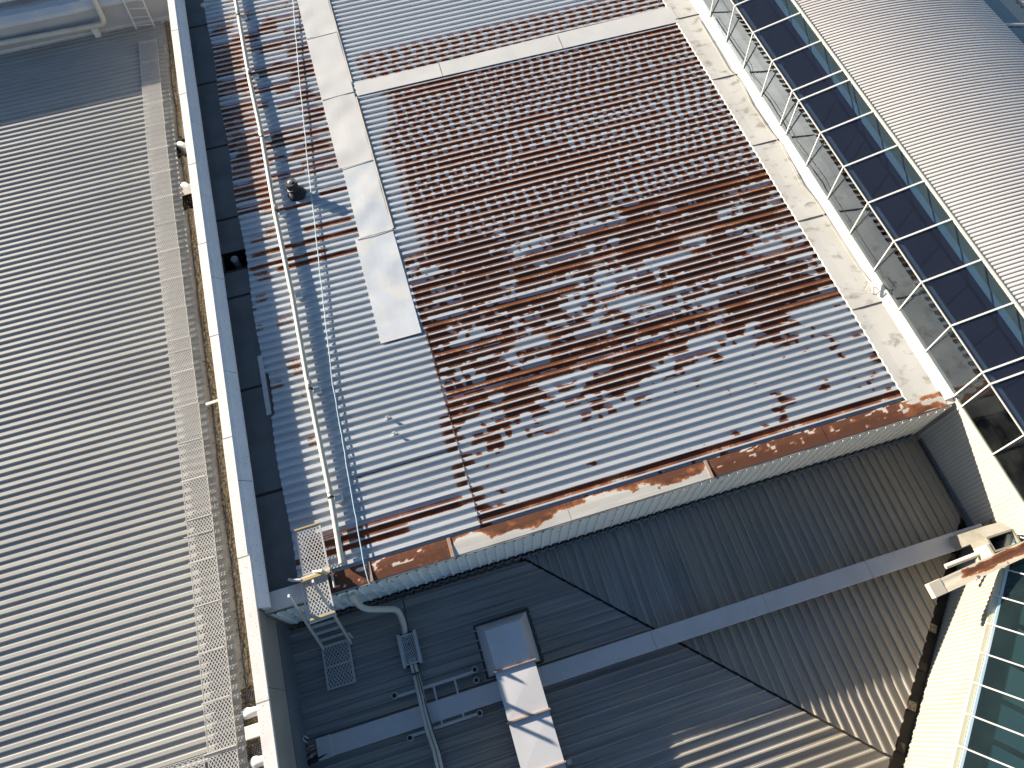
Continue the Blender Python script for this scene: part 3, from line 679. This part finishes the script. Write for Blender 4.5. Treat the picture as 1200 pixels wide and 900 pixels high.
# north building: low wall, flashing, roofs
nb = thing('northern_building', 'grey stepped metal-clad building end across the top left corner', 'building', (-10, 25, -.6))
MB().box(-20, -4.56, 24.3, 24.4, -9, -.62).build('wall', 'parapet_face', nb)
X, Y = np.meshgrid(np.linspace(-20, -4.57, 140), np.array([24.16, 24.18, 24.32, 24.5]))
Z = np.array([-.86, -.74, -.60, -.58])[:, None]+.03*(vn(X*2.3, Y*3, 8)-.5)
Y = Y+.09*(vn(X*1.1, Y*0, 18)-.5)*np.array([1, 1, .6, 0])[:, None]
grid_mesh('crinkled_flashing', np.stack([X, Y, Z], -1), 'blue_flash', nb)
MB().box(-20, -4.57, 24.24, 24.3, -1.62, -.84).build('wall_base', 'beam', nb)
MB().box(-20, -5.4, 24.5, 26.0, -.7, -.56).build('flat_roof', 'beam', nb)
MB().box(-20, -6.0, 24.72, 24.76, -.56, -.50).build('upstand', 'gutter_dark', nb)
MB().box(-20, -7.6, 24.86, 27.5, -.56, -.12).build('parapet_box', 'coping', nb)
pp_ = thing('cream_drain_pipe', 'cream pipe running along the foot of the northern wall and turning up over it', 'pipe', at(60, 42, -1.3))
zp = -1.25
a = at(0, 52, zp); b = at(118, 31, zp); a2 = a+(a-b)*1.2
e1 = at(128, 26, zp); up_ = at(108, -4, -.45)
MB().tube([a2, b+(e1-b)*.6, up_, at(95, -30, -.4)], .085, 14, bend=.22).build('pipe', 'cream_pipe', pp_, smooth=True)
c = at(114, 40, ZL+.05); MB().box(c.x-.09, c.x+.09, c.y-.06, c.y+.1, ZL-.04, zp-.05).build('support_foot', 'parapet_face', pp_)
nl = thing('roof_ladder', 'white ladder leaning on the northern wall at the end of the mesh walkway', 'ladder', (-6.0, 24, -1.6))
A1, A2 = at(160, 34, -1.6), at(181, 31, -1.6); B1, B2 = at(144, 0, -.75), at(167, 0, -.75)
for p, q, nm in ((A1, B1, 0), (A2, B2, 1)):
    MB().bar(p, q+(q-p)*.8, .03, .05).build('stile', 'frame_white', nl)
for t in (.1, .40, .70, 1.0, 1.3, 1.6):
    MB().tube([A1+(B1-A1)*t, A2+(B2-A2)*t], .014, 8).build('rung', 'frame_white', nl)

# ------------------------------------------------------------------ things on the raised roof
dp = thing('long_drain_pipe', 'long cream pipe raised on brackets running down the rusty roof beside the parapet', 'pipe', (-2.65, 12, .1))
m = MB(); ysp = [24.6, 21, 18, 15.84, 13, 10.4, 7.9, 5.2, 3.85]
MB().tube([(-2.67+.02*math.sin(y*1.3), y, .125+.01*math.sin(y*2)) for y in ysp], .058, 14).build('pipe', 'cream_pipe', dp, smooth=True)
for y in (23.45, 20.84, 18.19, 15.66, 13.03, 10.43, 7.82, 5.24):
    MB().tube([(-2.66, y-.018, .125), (-2.66, y+.018, .125)], .066, 14).build('strap', 'black', dp)
    MB().box(-2.60, -2.44, y-.10, y+.04, -.0, .075).build('bracket', 'pvc', dp, bevel=.01)
    MB().tube([(-2.66, y+.10, .125), (-2.66, y+.2, .125)], .064, 14).build('coupling', 'cream_pipe', dp, smooth=True)
cb = thing('blue_cable', 'thin pale blue cable strung across the roof ribs beside the cream pipe', 'cable', (-1.7, 12, .05))
pts = [(-.80, 24.5, .05), (-.99, 21.1, .045), (-1.33, 17.8, .05), (-1.62, 14.65, .045), (-1.90, 11.2, .05), (-2.17, 7.84, .045), (-2.24, 5.5, .05), (-2.29, 3.84, .07), (-2.28, 3.4, .05), (-2.26, 3.26, -.1), (-2.1, 3.22, -.45), (-1.75, 3.22, -.6), (-1.7, 3.22, -.2), (-1.75, 3.3, .02)]
P2 = []
for i in range(len(pts)-1):
    a, b = Vector(pts[i]), Vector(pts[i+1]); k = max(1, int((b-a).length/.2))
    for j in range(k): q = a.lerp(b, j/k); P2.append(q+Vector((random.uniform(-.008, .008), 0, .003*math.sin(j))))
MB().tube(P2, .0105, 6).build('cable_run', 'cable', cb, smooth=True)
mb = MB()
for k in range(0, 55):
    y = V0+.1+.2*k
    if y > 14: break
    x = np.interp(y, [3.84, 5.5, 7.84, 11.2, 14.65], [-2.29, -2.24, -2.17, -1.90, -1.62])
    mb.box(x+.075, x+.085, y-.018, y+.018, .0, .006)
mb.build('cable_shadow_ticks', 'black', cb)  # black ticks paint the cable's shadow on the rib tops
vt = thing('roof_vent', 'black roof vent with a pale cap beside the cream pipe', 'vent', (-2.13, 13.62, 0))
p = Vector((-2.13, 13.62, -.04))
MB().tube([p+Vector((.05, -.05, .0)), p+Vector((.05, -.04, .08)), p+Vector((.03, -.02, .15))], [.25, .22, .15], 18).build('rubber_boot', 'black', vt, smooth=True)
MB().tube([p+Vector((.03, -.02, .1)), p+Vector((0, 0, .42))], .15, 16).build('flue', 'black', vt, smooth=True)
MB().tube([p+Vector((.01, -.01, .22)), p+Vector((.005, -.005, .235))], .158, 18).build('band', 'alu', vt)
MB().tube([p+Vector((0, 0, .42)), p+Vector((0, 0, .44)), p+Vector((0, 0, .47))], [.065, .06, .03], 16).build('cap', 'alu', vt, smooth=True)
def anchor(x, y, lab):
    t = thing('roof_anchor', lab, 'anchor', (x, y, 0), 'small metal anchors on the roof')
    MB().box(x-.05, x+.05, y-.03, y+.03, 0, .01).build('plate', 'alu', t); MB().tube([(x, y, 0), (x+.005, y, .09)], .017, 8).tube([(x-.03, y, .08), (x+.03, y, .085)], .02, 8).build('post', 'alu', t)
anchor(-1.18, 6.69, 'northern of two tiny metal anchors on the clean ribs by the blue cable')
anchor(-1.12, 6.28, 'southern of two tiny metal anchors on the clean ribs by the blue cable')

# stair over the eave
ld = thing('access_stair', 'galvanised mesh platform and steep ladder stepping down over the rusty eave', 'ladder', (-3.3, 3.4, 0))
o = lattice(.50, .92, frame=.03).build('platform_mesh', 'mesh', ld); o.location = Vector((-3.46, 3.84, .12)); o.rotation_euler = (0, 0, R(1.5))
o = lattice(.50, .74, frame=.03).build('platform_mesh', 'mesh', ld); o.location = Vector((-3.50, 2.98, .13)); o.rotation_euler = (0, 0, R(2))
MB().bar((-3.50, 4.78, .13), (-2.96, 4.79, .13), .03, .02).build('edge_strip', 'ochre', ld)
MB().bar((-3.49, 2.97, .135), (-2.98, 2.99, .135), .03, .02).build('edge_strip', 'ochre', ld)
MB().bar((-3.49, 2.93, .10), (-2.98, 2.95, .10), .05, .04).build('nosing', 'alu', ld)
MB().bar((-3.50, 3.74, .16), (-2.93, 3.77, .16), .05, .05).build('cross_rail', 'ochre', ld)
MB().bar((-3.50, 3.79, .135), (-2.93, 3.82, .135), .05, .03).build('cross_rail', 'alu', ld)
S1a, S1b = Vector((-3.66, 2.62, -1.42)), Vector((-3.66, 3.42, .62))
S2a, S2b = Vector((-3.10, 2.60, -1.42)), Vector((-3.08, 3.44, 1.05))
for a, b in ((S1a, S1b), (S2a, S2b)): MB().bar(a, b, .035, .06).build('stile', 'alu', ld)
MB().tube([(-3.50, 3.76, .17), (-3.66, 3.80, .17), (-3.74, 3.84, .17)], .028, 10).build('rail_stub', 'alu', ld)
MB().tube([(-2.93, 3.78, .10), (-2.92, 3.45, .10)], .022, 10).build('rail_stub', 'alu', ld)
MB().tube([(-3.26, 3.86, .12), (-3.05, 3.78, .30), (-2.98, 3.73, .18)], .025, 10).build('hook_rail', 'cream_pipe', ld)
for k in range(6):
    t = .06+k*.125
    a = S1a.lerp(S1b, t); b = S2a.lerp(S2b, t*.83); b.z = a.z; b.y = a.y
    MB().bar(a, b, .05, .025).build('rung', 'mesh', ld)
for x in (-3.40, -3.02):
    for y in (3.9, 4.5): MB().box(x-.02, x+.02, y-.02, y+.02, 0, .115).build('foot', 'alu', ld)
o = lattice(.545, .85, frame=.035).build('landing_mesh', 'mesh', ld); o.location = Vector((-3.70, 1.84, -1.33)); o.rotation_euler = (0, 0, R(-1))
MB().bar((-3.68, 2.26, -1.325), (-3.14, 2.26, -1.325), .02, .02).build('landing_bar', 'alu', ld)
MB().tube([(-3.06, 2.70, -1.4), (-3.06, 2.76, -1.12)], .02, 8).build('rail_stub', 'alu', ld)

# downpipe over the eave
dw = thing('eave_downpipe', 'weathered cream downpipe bending out from under the rusty eave to the lower roof', 'pipe', (-2.5, 3, -.6))
zq = -.95
MB().tube([(-2.68, 3.30, -.22), at(416, 706, -.45), at(428, 714, -.62), at(466, 714, zq), at(473, 730, -1.25), at(475, 745, -1.45)], .062, 14, bend=.12).build('pipe', 'cream_pipe', dw, smooth=True)
MB().tube([(-2.71, 3.31, -.20), at(413, 703, -.36)], .075, 14).build('collar', 'cream_pipe', dw, smooth=True)
# mesh cable box
bx = thing('mesh_cable_box', 'small galvanised mesh tray on the dark roof where two conduits meet', 'cable tray', (-1.96, 2.1, -1.4))
o = lattice(.30, .60, .05, .07, .012, .005, .05).build('tray_mesh', 'mesh', bx); o.location = Vector((-2.11, 1.83, -1.33)); o.rotation_euler = (0, 0, R(-1))
MB().box(-2.16, -2.10, 1.80, 2.46, -1.44, -1.30).box(-1.82, -1.76, 1.80, 2.46, -1.44, -1.30).build('side_rail', 'mesh', bx)
MB().box(-2.10, -1.82, 1.80, 2.46, -1.46, -1.44).build('tray_floor', 'black', bx)
cd = thing('pair_of_conduits', 'two weathered cream conduits running side by side over the blue-grey cover beam', 'pipe', (-1.95, 0, -1.3))
for dx in (-.035, .045):
    MB().tube([(-1.97+dx, 1.95, -1.38), (-1.95+dx, 1.5, -1.37), (-1.93+dx, 1.15, -1.20), (-1.92+dx, .55, -1.19), (-1.90+dx, .2, -1.36), (-1.88+dx, -4.2, -1.38)], .034, 10).build('conduit', 'cream_pipe', cd, smooth=True)
MB().tube([(-1.95, 1.62, -1.37), (-1.95, 1.65, -1.37)], .085, 12).build('strap', 'rubber_band', cd)
MB().tube([(-1.90, 1.6, -1.31), (-1.86, 1.0, -1.14), (-1.83, .5, -1.14), (-1.80, .1, -1.3)], .012, 6).build('green_cable', 'cable_dark', cd)
tag(MB().tube([(-1.86, 3.22, -.75), (-1.85, 3.15, -1.15), (-1.88, 2.9, -1.38), (-1.92, 2.45, -1.40), (-1.95, 2.2, -1.33)], .014, 6).build('hanging_cable', 'cable_dark'), 'dark cable hanging from the eave cladding down to the mesh tray', 'cable')

# ------------------------------------------------------------------ lower dark roofs
dr = thing('dark_ribbed_roof', 'dark shaded lower roof whose ribs run across towards the black valley line', 'roof', (-1, 0, -1.6))
def uval(p): return min(4.10-p, 1e3)-.035 if p > -2.55 else p+9.2-.06
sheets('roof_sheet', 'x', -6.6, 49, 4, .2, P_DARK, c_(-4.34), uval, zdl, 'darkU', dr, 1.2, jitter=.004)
dr2 = thing('brown_ribbed_roof', 'lower roof with ribs running away from the eave, blue-grey turning brown near the cream wall', 'roof', (6, 1, -1.7))
def vlow(p): return (4.10-p if p < 6.65 else p-9.2)+.035
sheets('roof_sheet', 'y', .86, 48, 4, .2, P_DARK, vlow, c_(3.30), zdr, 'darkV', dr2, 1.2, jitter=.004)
vg = thing('valley_gutter', 'thin black valley gutter running diagonally between the two lower roofs', 'gutter', (3.7, .4, -1.8))
za, zb_ = float(zdl(.8, 0)), float(zdl(6.65, 0))
def vstrip(w, dz, nm, mat):
    d = w/math.sqrt(2)/2
    return MB().hexa([(.8-d, 3.3-d, za-.1+dz), (.8+d, 3.3+d, za-.1+dz), (6.65+d, -2.55+d, zb_-.1+dz), (6.65-d, -2.55-d, zb_-.1+dz),
                      (.8-d, 3.3-d, za-.07+dz), (.8+d, 3.3+d, za-.07+dz), (6.65+d, -2.55+d, zb_-.07+dz), (6.65-d, -2.55-d, zb_-.07+dz)]).build(nm, mat, vg)
vstrip(.34, 0, 'gutter_lining', 'blackgutter')
# black gutter along the angled cream wall
bgt = thing('angled_black_gutter', 'wide black gutter full of brown grime at the foot of the angled ivory wall', 'gutter', (8.5, -.8, -2))
q = MB().hexa([(10.6, 1.4, -1.93), (10.62, 1.02, -1.93), (2.6, -7.0, -2.03), (2.2, -6.9, -2.03), (10.6, 1.4, -1.90), (10.62, 1.02, -1.90), (2.6, -7.0, -2.00), (2.2, -6.9, -2.00)])
q.build('gutter_lining', 'blackgutter', bgt)
mb = MB()
for k in range(45):
    t = k*.2; x, y = 10.5-t, 1.25-t
    if k % 3 == 0: MB().hexa([(x, y+.06, -1.90), (x+.14, y-.06, -1.90), (x+.02, y-.2, -1.90), (x-.13, y-.07, -1.90), (x, y+.06, -1.86), (x+.12, y-.05, -1.86), (x+.01, y-.18, -1.86), (x-.11, y-.07, -1.87)]).build('grime_clump', 'debris' if k % 2 else 'blackgutter', bgt, bevel=.02)

# cover beam
bm = thing('cover_beam', 'long flat blue-grey metal cover beam crossing both dark lower roofs', 'cable cover', (3, .85, -1.4))
xb = [-4.28, -1.9, .5, 2.9, 5.4, 7.8, 9.9]
for i, (a, b) in enumerate(zip(xb[:-1], xb[1:])):
    if i == 0: a = -4.08
    ya = .63+.006*a; 
    za_, zb2 = (float(max(zdl(x, 0)+.10, -1.385)) for x in (a, b)); e = .003*(i % 2)
    MB().hexa([(a, .655, za_-.085), (b-.004, .655, zb2-.085), (b-.004, 1.03, zb2-.085), (a, 1.03, za_-.085), (a, .655, za_+e), (b-.004, .655, zb2+e), (b-.004, 1.03, zb2+e), (a, 1.03, za_+e)]).build('cover_length', 'beam', bm, bevel=.008)
MB().box(-4.08, -3.80, .645, 1.04, -1.34, -1.232).build('end_collar', 'beam', bm, bevel=.006)
for x in np.arange(-3.5, 9.8, 1.6): MB().box(x-.03, x+.03, .68, 1.0, float(min(zdl(x, 0), -1.55) if x < 3.2 else -1.72)-.04, -1.47).build('support_block', 'gutter_dark', bm)
MB().hexa([(9.9, .655, -1.47), (10.45, .70, -1.40), (10.45, 1.02, -1.40), (9.9, 1.03, -1.47), (9.9, .655, -1.385), (10.40, .70, -1.1), (10.40, 1.0, -1.1), (9.9, 1.03, -1.385)]).build('end_taper', 'beam', bm)
wr = thing('exposed_wires', 'bundle of loose wires leaving the parapet and entering the end of the cover beam', 'wires', (-4.3, .9, -1.4))
for k in range(7):
    y = .78+.03*k; MB().tube([(-4.36, y-.06+random.uniform(-.04, .04), -1.30), (-4.22, y-.03+random.uniform(-.04, .04), -1.27+random.uniform(0, .06)), (-4.1, y, -1.28), (-3.9, y, -1.29)], .008, 5).build('wire', ('cable_red', 'alu', 'cable_red')[k % 3], wr)
MB().tube([(-4.26, 1.02, -1.30), (-4.28, 1.09, -1.12), (-4.24, 1.15, -1.07), (-4.18, 1.09, -1.12)], .012, 6).build('curled_wire', 'alu', wr)
MB().tube([(-4.30, .66, -1.27), (-3.9, .72, -1.28)], .05, 10).build('thick_cable', 'black', wr)

# small support frame under the beam
sf = thing('support_frame', 'low blue-grey pipe frame with round feet straddled by the cover beam', 'frame', (-1.5, 1, -1.5))
zf_ = -1.37
for nm, a, b in (('rail', (-2.40, 1.33, zf_), (-.80, 1.33, zf_)), ('rail', (-2.35, .56, zf_), (-.95, .56, zf_))):
    MB().tube([a, b], .032, 10).build(nm, 'beam', sf, smooth=True)
for x in (-1.66, -1.22): MB().tube([(x, 1.33, zf_), (x, .56, zf_)], .022, 8).build('crossbar', 'beam', sf, smooth=True)
for x, y in ((-2.45, 1.36), (-.78, 1.36), (-.80, 1.16), (-2.32, .53), (-.90, .56)):
    MB().tube([(x, y, zf_-.10), (x, y, zf_+.035)], [.062, .062], 16).build('foot_ring', 'alu', sf, smooth=True)
    MB().tube([(x, y, zf_+.03), (x, y, zf_+.045)], .045, 14).build('foot_cap', 'black', sf)

# ------------------------------------------------------------------ duct
du = thing('air_duct', 'large square galvanised air duct with sunlit top running south from a flared hood', 'duct', (0, 0, -1))
zt = -.86
def seg(y0, y1, x0, x1, zb=-1.50):
    # cross-broken top: a low pyramid
    cx, cy = (x0+x1)/2, (y0+y1)/2
    m = MB(); m.add([(x0, y0, zt), (x1, y0, zt), (x1, y1, zt), (x0, y1, zt), (cx, cy, zt+.009), (x0, y0, zb), (x1, y0, zb), (x1, y1, zb), (x0, y1, zb)],
                    [(0, 1, 4), (1, 2, 4), (2, 3, 4), (3, 0, 4), (5, 6, 1, 0), (6, 7, 2, 1), (7, 8, 3, 2), (8, 5, 0, 3), (8, 7, 6, 5)])
    o = m.build('duct_section', 'duct', du)
    for dx in (0,):
        MB().box(x0-.03, x1+.03, y1-.014, y1+.014, zb, zt+.045).build('flange', 'duct_lip', du)
    return o
ysd = [1.16, .23, -.70, -1.63, -2.56, -3.5, -4.4]
for i in range(len(ysd)-1): seg(ysd[i+1], ysd[i], -.39, .42)
MB().hexa([(-.56, 1.14, -1.56), (.56, 1.14, -1.56), (.56, 2.18, -1.56), (-.56, 2.18, -1.56), (-.36, 1.18, zt+.02), (.36, 1.18, zt+.02), (.345, 1.95, zt+.02), (-.375, 1.95, zt+.02)]).build('hood', 'duct', du, bevel=.008)
MB().hexa([(-.66, 1.05, -1.66), (.66, 1.05, -1.66), (.66, 2.27, -1.66), (-.66, 2.27, -1.66), (-.60, 1.10, -1.535), (.60, 1.10, -1.535), (.60, 2.22, -1.535), (-.60, 2.22, -1.535)]).build('sealant_skirt', 'sealant', du, bevel=.02)
MB().box(.47, .56, -.78, -.70, -1.5, -1.05).build('hanger_bracket', 'beam', du)

# ------------------------------------------------------------------ glazed skylight with curved roof
gl = thing('glass_skylight', 'long lean-to skylight of navy roof panes and mirror-like wall panes in thin white frames', 'skylight', (11, 8, .8))
VM = sorted([3.51+1.134*k for k in range(8)]+[11.80+1.134*k for k in range(8)]+[20.1+1.134*k for k in range(5)]+[3.24-1.134*k for k in range(8)])
XB, ZB, XM, ZM, XT, ZT = 10.605, .10, 10.555, 1.22, 11.83, 1.50
for a, b in zip(VM[:-1], VM[1:]):
    MB().hexa([(XB+.0, a, ZB), (XB+.012, a, ZB), (XB+.012, b, ZB), (XB, b, ZB), (XM+.16, a, ZM), (XM+.172, a, ZM), (XM+.172, b, ZM), (XM+.16, b, ZM)]).build('wall_pane', 'glass_side', gl)
    MB().hexa([(XM+.02, a, ZM-.004), (XT, a, ZT-.012), (XT, b, ZT-.012), (XM+.02, b, ZM-.004), (XM+.02, a, ZM+.006), (XT, a, ZT-.002), (XT, b, ZT-.002), (XM+.02, b, ZM+.006)]).build('roof_pane', 'glass_top', gl)
for v in VM:
    MB().bar((XB-.012, v, ZB-.01), (XM-.012, v, ZM), .024, .03, (1, 0, 0)).build('wall_mullion', 'frame_white', gl)
    MB().bar((XM-.012, v, ZM+.006), (XT, v, ZT+.012), .036, .04).build('roof_mullion', 'frame_white', gl)
MB().box(XM+.006, XM+.185, VM[0], VM[-1], ZM-.035, ZM-.012).build('leak_filler', 'frame_grey', gl)  # added strip that blocks light leaking through the gap at the pane tops
MB().bar((XM, VM[0], ZM+.006), (XM, VM[-1], ZM+.006), .018, .018).build('ridge_bead', 'frame_grey', gl)
MB().bar((XT+.01, VM[0], ZT+.02), (XT+.01, VM[-1], ZT+.02), .055, .06).build('head_trim', 'frame_lime', gl, bevel=.01)
MB().box(XB-.03, XB+.04, VM[0], 3.40, ZB-.06, ZB+.012).build('sill_trim', 'frame_lime', gl)
MB().box(XB+.014, XB+.05, 3.41, VM[-1], ZB-.12, ZB).build('sill_trim', 'kerb', gl)
# interior
it = thing('atrium_interior', 'dark atrium interior seen through the skylight panes with a pale wall under the curved roof', 'interior', (11, 8, 0))
MB().box(10.7, 15, VM[0], VM[-1], -7.1, -7.0).build('floor', 'int_dark', it)
MB().box(11.86, 11.90, VM[0], VM[-1], 1.18, 1.46).build('bulkhead', 'int_wall', it)
MB().box(11.88, 11.92, VM[0], VM[-1], .98, 1.178).build('lower_bulkhead', 'int_slate', it)
MB().box(11.90, 11.95, VM[0], VM[-1], -7, .975).build('inner_wall', 'int_black', it)
MB().box(10.66, 10.70, VM[0], VM[-1], -7, .0).build('inner_wall', 'int_black', it)

cr = thing('curved_corrugated_roof', 'broad curved roof of fine pale corrugated sheet beyond the skylight', 'roof', (14, 8, 1.6))
RC = 13.5; XA = 13.2
def zc(x): return 1.60-((x-XA)**2)/(2*RC)+0*x
P_C = profile(.097, .036, .018, .012)
xs_c = np.concatenate([[11.80], np.linspace(11.86, 17.2, 26)])
nrc = int(36/.097); V00 = -6.0
for s0 in range(0, nrc, 8):
    rows = []
    for k in range(s0, s0+8):
        for a, h in P_C: rows.append((V00+k*.097+a, h))
    rows.append((V00+(s0+8)*.097, P_C[0][1]))
    V = np.zeros((len(rows), len(xs_c), 3))
    for i, (y, h) in enumerate(rows):
        V[i, :, 0] = xs_c; V[i, :, 1] = y; V[i, :, 2] = 1.585-((xs_c-XA)**2)/(2*RC)+h+.01
    grid_mesh('corrugated_sheet', V, 'curved', cr)
MB().box(17.16, 17.24, -6, 30, .6, .95).build('edge_trim', 'duct', cr)
# far glass strip and blue roof
fg = thing('far_glass_strip', 'blue-tinted glass strip beyond the curved roof in the top right corner', 'skylight', (17.8, 14, .4))
for a in np.arange(3.1, 26, 1.9):
    MB().hexa([(17.25, a+.03, .86), (18.75, a+.03, .50), (18.75, a+1.87, .50), (17.25, a+1.87, .86), (17.25, a+.03, .88), (18.75, a+.03, .52), (18.75, a+1.87, .52), (17.25, a+1.87, .88)]).build('pane', 'glass_top', fg)
    MB().bar((17.25, a, .91), (18.75, a, .55), .05, .05).build('mullion', 'frame_white', fg)
MB().box(17.3, 18.7, 3, 28, -1.2, -1.1).build('floor', 'int_dark', fg)
MB().box(18.1, 18.7, 3, 28, -1.0, .2).build('inner_wall', 'int_teal', fg)
br_ = thing('pale_blue_roof', 'pale blue ribbed roof just visible in the extreme top right corner', 'roof', (19, 14, .2))
sheets('roof_sheet', 'x', 3.0, 120, 10, .2, P_MAIN, c_(18.77), c_(26), lambda X, Y: .60+0*X, 'blue_roof', br_, 4)

# wall under the skylight and its bright capping
cw = thing('cream_corrugated_wall', 'cream corrugated wall below the skylight, half shaded by the rusty roof', 'wall', (10.6, 0, -1))
P_W = profile(.088, .03, .016, .02)
clad_wall('cladding_sheet', (10.60, 3.29), (10.60, .9), .055, -1.85, .088, P_W, (-1, 0), 'clad_cream', cw, 9)
clad_wall('cladding_sheet', (10.60, .9), (10.60, -5.0), .055, -1.85, .088, P_W, (-1, 0), 'clad_cream', cw, 9)
MB().box(10.605, 10.66, -6, 3.4, -1.9, .04).build('wall_core', 'concrete', cw)
MB().bar((10.60, 3.25, -.01), (10.56, 3.27, -1.6), .05, .03, (1, 0, 0)).build('corner_flashing', 'clad_cream', cw)
m = MB(); m.box(10.555, 10.59, 1.0, 3.2, -1.75, -1.62); m.build('apron', 'apron_dark', cw)

# ------------------------------------------------------------------ angled ivory wall with teal skylight
aw = thing('ivory_corrugated_wall', 'brilliant sunlit ivory corrugated wall set at an angle, topped by teal glass', 'wall', (8.5, -1, -1))
A0 = Vector((10.58, 1.04)); A1_ = Vector((2.6, -6.94)); outn = (-.7071, .7071)
clad_wall('cladding_sheet', A0, A1_, lambda s: -1.0 if s < .70 else -.22, -1.93, .092, profile(.092, .034, .016, .02), outn, 'clad_bright', aw, 9)
def along(s, off=0, z=0): # s metres from A0 along the wall, off metres behind it
    k = .70711; return Vector((A0.x-s*k+off*k, A0.y-s*k-off*k, z))
MB().hexa([along(.72, .012, -2.2), along(.72, .08, -2.2), along(11, .08, -2.2), along(11, .012, -2.2), along(.72, .012, -.25), along(.72, .08, -.25), along(11, .08, -.25), along(11, .012, -.25)]).build('wall_core', 'concrete', aw)
tg = thing('teal_skylight', 'sloping teal glass roof in slim grey bars in the lower right corner', 'skylight', (9, -2, 0))
def gp(s, w, dz=0): return along(s, .05+w*.88, -.20+w*.47+dz)
S0 = along(0, 0)
mulls = [.62]+[1.37+.585*k for k in range(0, 16)]
for a, b in zip(mulls[:-1], mulls[1:]):
    for w0, w1 in ((.09, 1.6), (1.6, 3.2)):
        MB().hexa([gp(a, w0, -.01), gp(b, w0, -.01), gp(b, w1, -.01), gp(a, w1, -.01), gp(a, w0), gp(b, w0), gp(b, w1), gp(a, w1)]).build('pane', 'glass_teal', tg)
for s in mulls:
    MB().tube([gp(s, -.04, .035), gp(s, 3.2, .035)], .016, 8).build('glazing_bar', 'alu', tg, smooth=True)
MB().bar(gp(mulls[0], .0, .0), gp(mulls[-1], .0, .0), .11, .05).build('sill', 'frame_lime', tg, bevel=.01)
MB().bar(gp(mulls[0], .085, .004), gp(mulls[-1], .085, .004), .05, .02).build('glass_edge', 'cable', tg)
ti = thing('teal_skylight_interior', 'pale panel and dark beams showing through the teal glass', 'interior', (9, -2, -1))
def ip(s, w, z): return along(s, w, z)
MB().hexa([ip(0, .1, -2.1), ip(11, .1, -2.1), ip(11, 3.5, -2.1), ip(0, 3.5, -2.1), ip(0, .1, -2), ip(11, .1, -2), ip(11, 3.5, -2), ip(0, 3.5, -2)]).build('floor', 'int_dark', ti)
for k in range(16):
    s = .45+k*.78
    MB().hexa([ip(s, 1.0, -1.1), ip(s+.66, 1.0, -1.1), ip(s+.66, 3.2, -1.1), ip(s, 3.2, -1.1), ip(s, 1.0, -1.05), ip(s+.66, 1.0, -1.05), ip(s+.66, 3.2, -1.05), ip(s, 3.2, -1.05)]).build('ceiling_panel', 'int_teal', ti)
for w in (.5,): MB().bar(ip(0, w, -.9), ip(11, w, -.9), .06, .12).build('purlin', 'int_dark', ti)
# closing pieces

# rusty gutter beam, rainwater box, pipe
rb = thing('rusty_gutter_beam', 'short cream boxed gutter with a rusty channel jutting out below the rainwater box', 'gutter', (9.5, .2, 0))
Z1 = .06
BX0 = 8.02
def rust_rb(X, T):
    return 1.0*sst(8.5, 8.9, X)*np.exp(-((T-.085)/.075)**2)*(.72+.5*vn(X*4, T*19, 2))+.45*sst(8.3, 8.8, X)*vn(X*6, T*30, 4)
X, T = np.meshgrid(np.linspace(BX0, 10.56, 60), np.linspace(-.075, .19, 22)); sk = .085*(X-BX0)
Zt = Z1-.005*np.sin(np.clip((T-.02)/.14, 0, 1)*math.pi)
grid_mesh('gutter_top', np.stack([X, T+sk, Zt], -1), 'eave_warm', rb, rust_rb(X, T))
y1_ = .085*(10.56-BX0)
MB().hexa([(BX0, -.075, Z1-.13), (10.56, -.075+y1_, Z1-.13), (10.56, .19+y1_, Z1-.13), (BX0, .19, Z1-.13), (BX0, -.075, Z1-.02), (10.56, -.075+y1_, Z1-.02), (10.56, .19+y1_, Z1-.02), (BX0, .19, Z1-.02)]).build('gutter_body', 'box_cream', rb)
MB().hexa([(BX0-.03, -.082, Z1-.14), (BX0+.24, -.060, Z1-.14), (BX0+.24, .220, Z1-.14), (BX0-.03, .198, Z1-.14), (BX0-.03, -.082, Z1+.006), (BX0+.24, -.060, Z1+.006), (BX0+.24, .220, Z1+.006), (BX0-.03, .198, Z1+.006)]).build('end_cap', 'clad_cream', rb, bevel=.008)
MB().box(8.93, 8.98, -.01, .06, Z1-.05, Z1+.012).build('clip', 'gutter_dark', rb)
rh = thing('rainwater_box', 'open rectangular cream rainwater box against the corrugated wall at the end of the beam', 'rainwater head', (9.9, .5, -1))
zt_, x0, x1, y0, y1 = -.06, 9.62, 10.22, .35, .66
MB().box(x0, x1, y0, y0+.035, -.62, zt_).box(x0, x1, y1-.035, y1, -.62, zt_).box(x0, x0+.035, y0+.035, y1-.035, -.62, zt_).box(x1-.035, x1, y0+.035, y1-.035, -.62, zt_).build('box_sides', 'box_cream', rh)
MB().box(x0+.035, x1-.035, y0+.035, y1-.035, -.62, -.59).build('box_floor', 'rubber_band', rh)
MB().hexa([(9.7, .66, -1.30), (10.42, .66, -1.30), (10.42, .95, -1.30), (9.7, .95, -1.30), (x0, .662, zt_-.02), (x1, .662, zt_-.02), (x1, .86, zt_-.22), (x0, .86, zt_-.22)]).build('hopper_back', 'box_cream', rh)
MB().box(9.53, 9.60, .30, .54, -.50, zt_+.01).build('mounting_post', 'clad_cream', rh, bevel=.01)
MB().tube([(8.85, .40, -.55), (9.54, .43, -.42)], .05, 12).build('outlet_pipe', 'cream_pipe', rh, smooth=True)
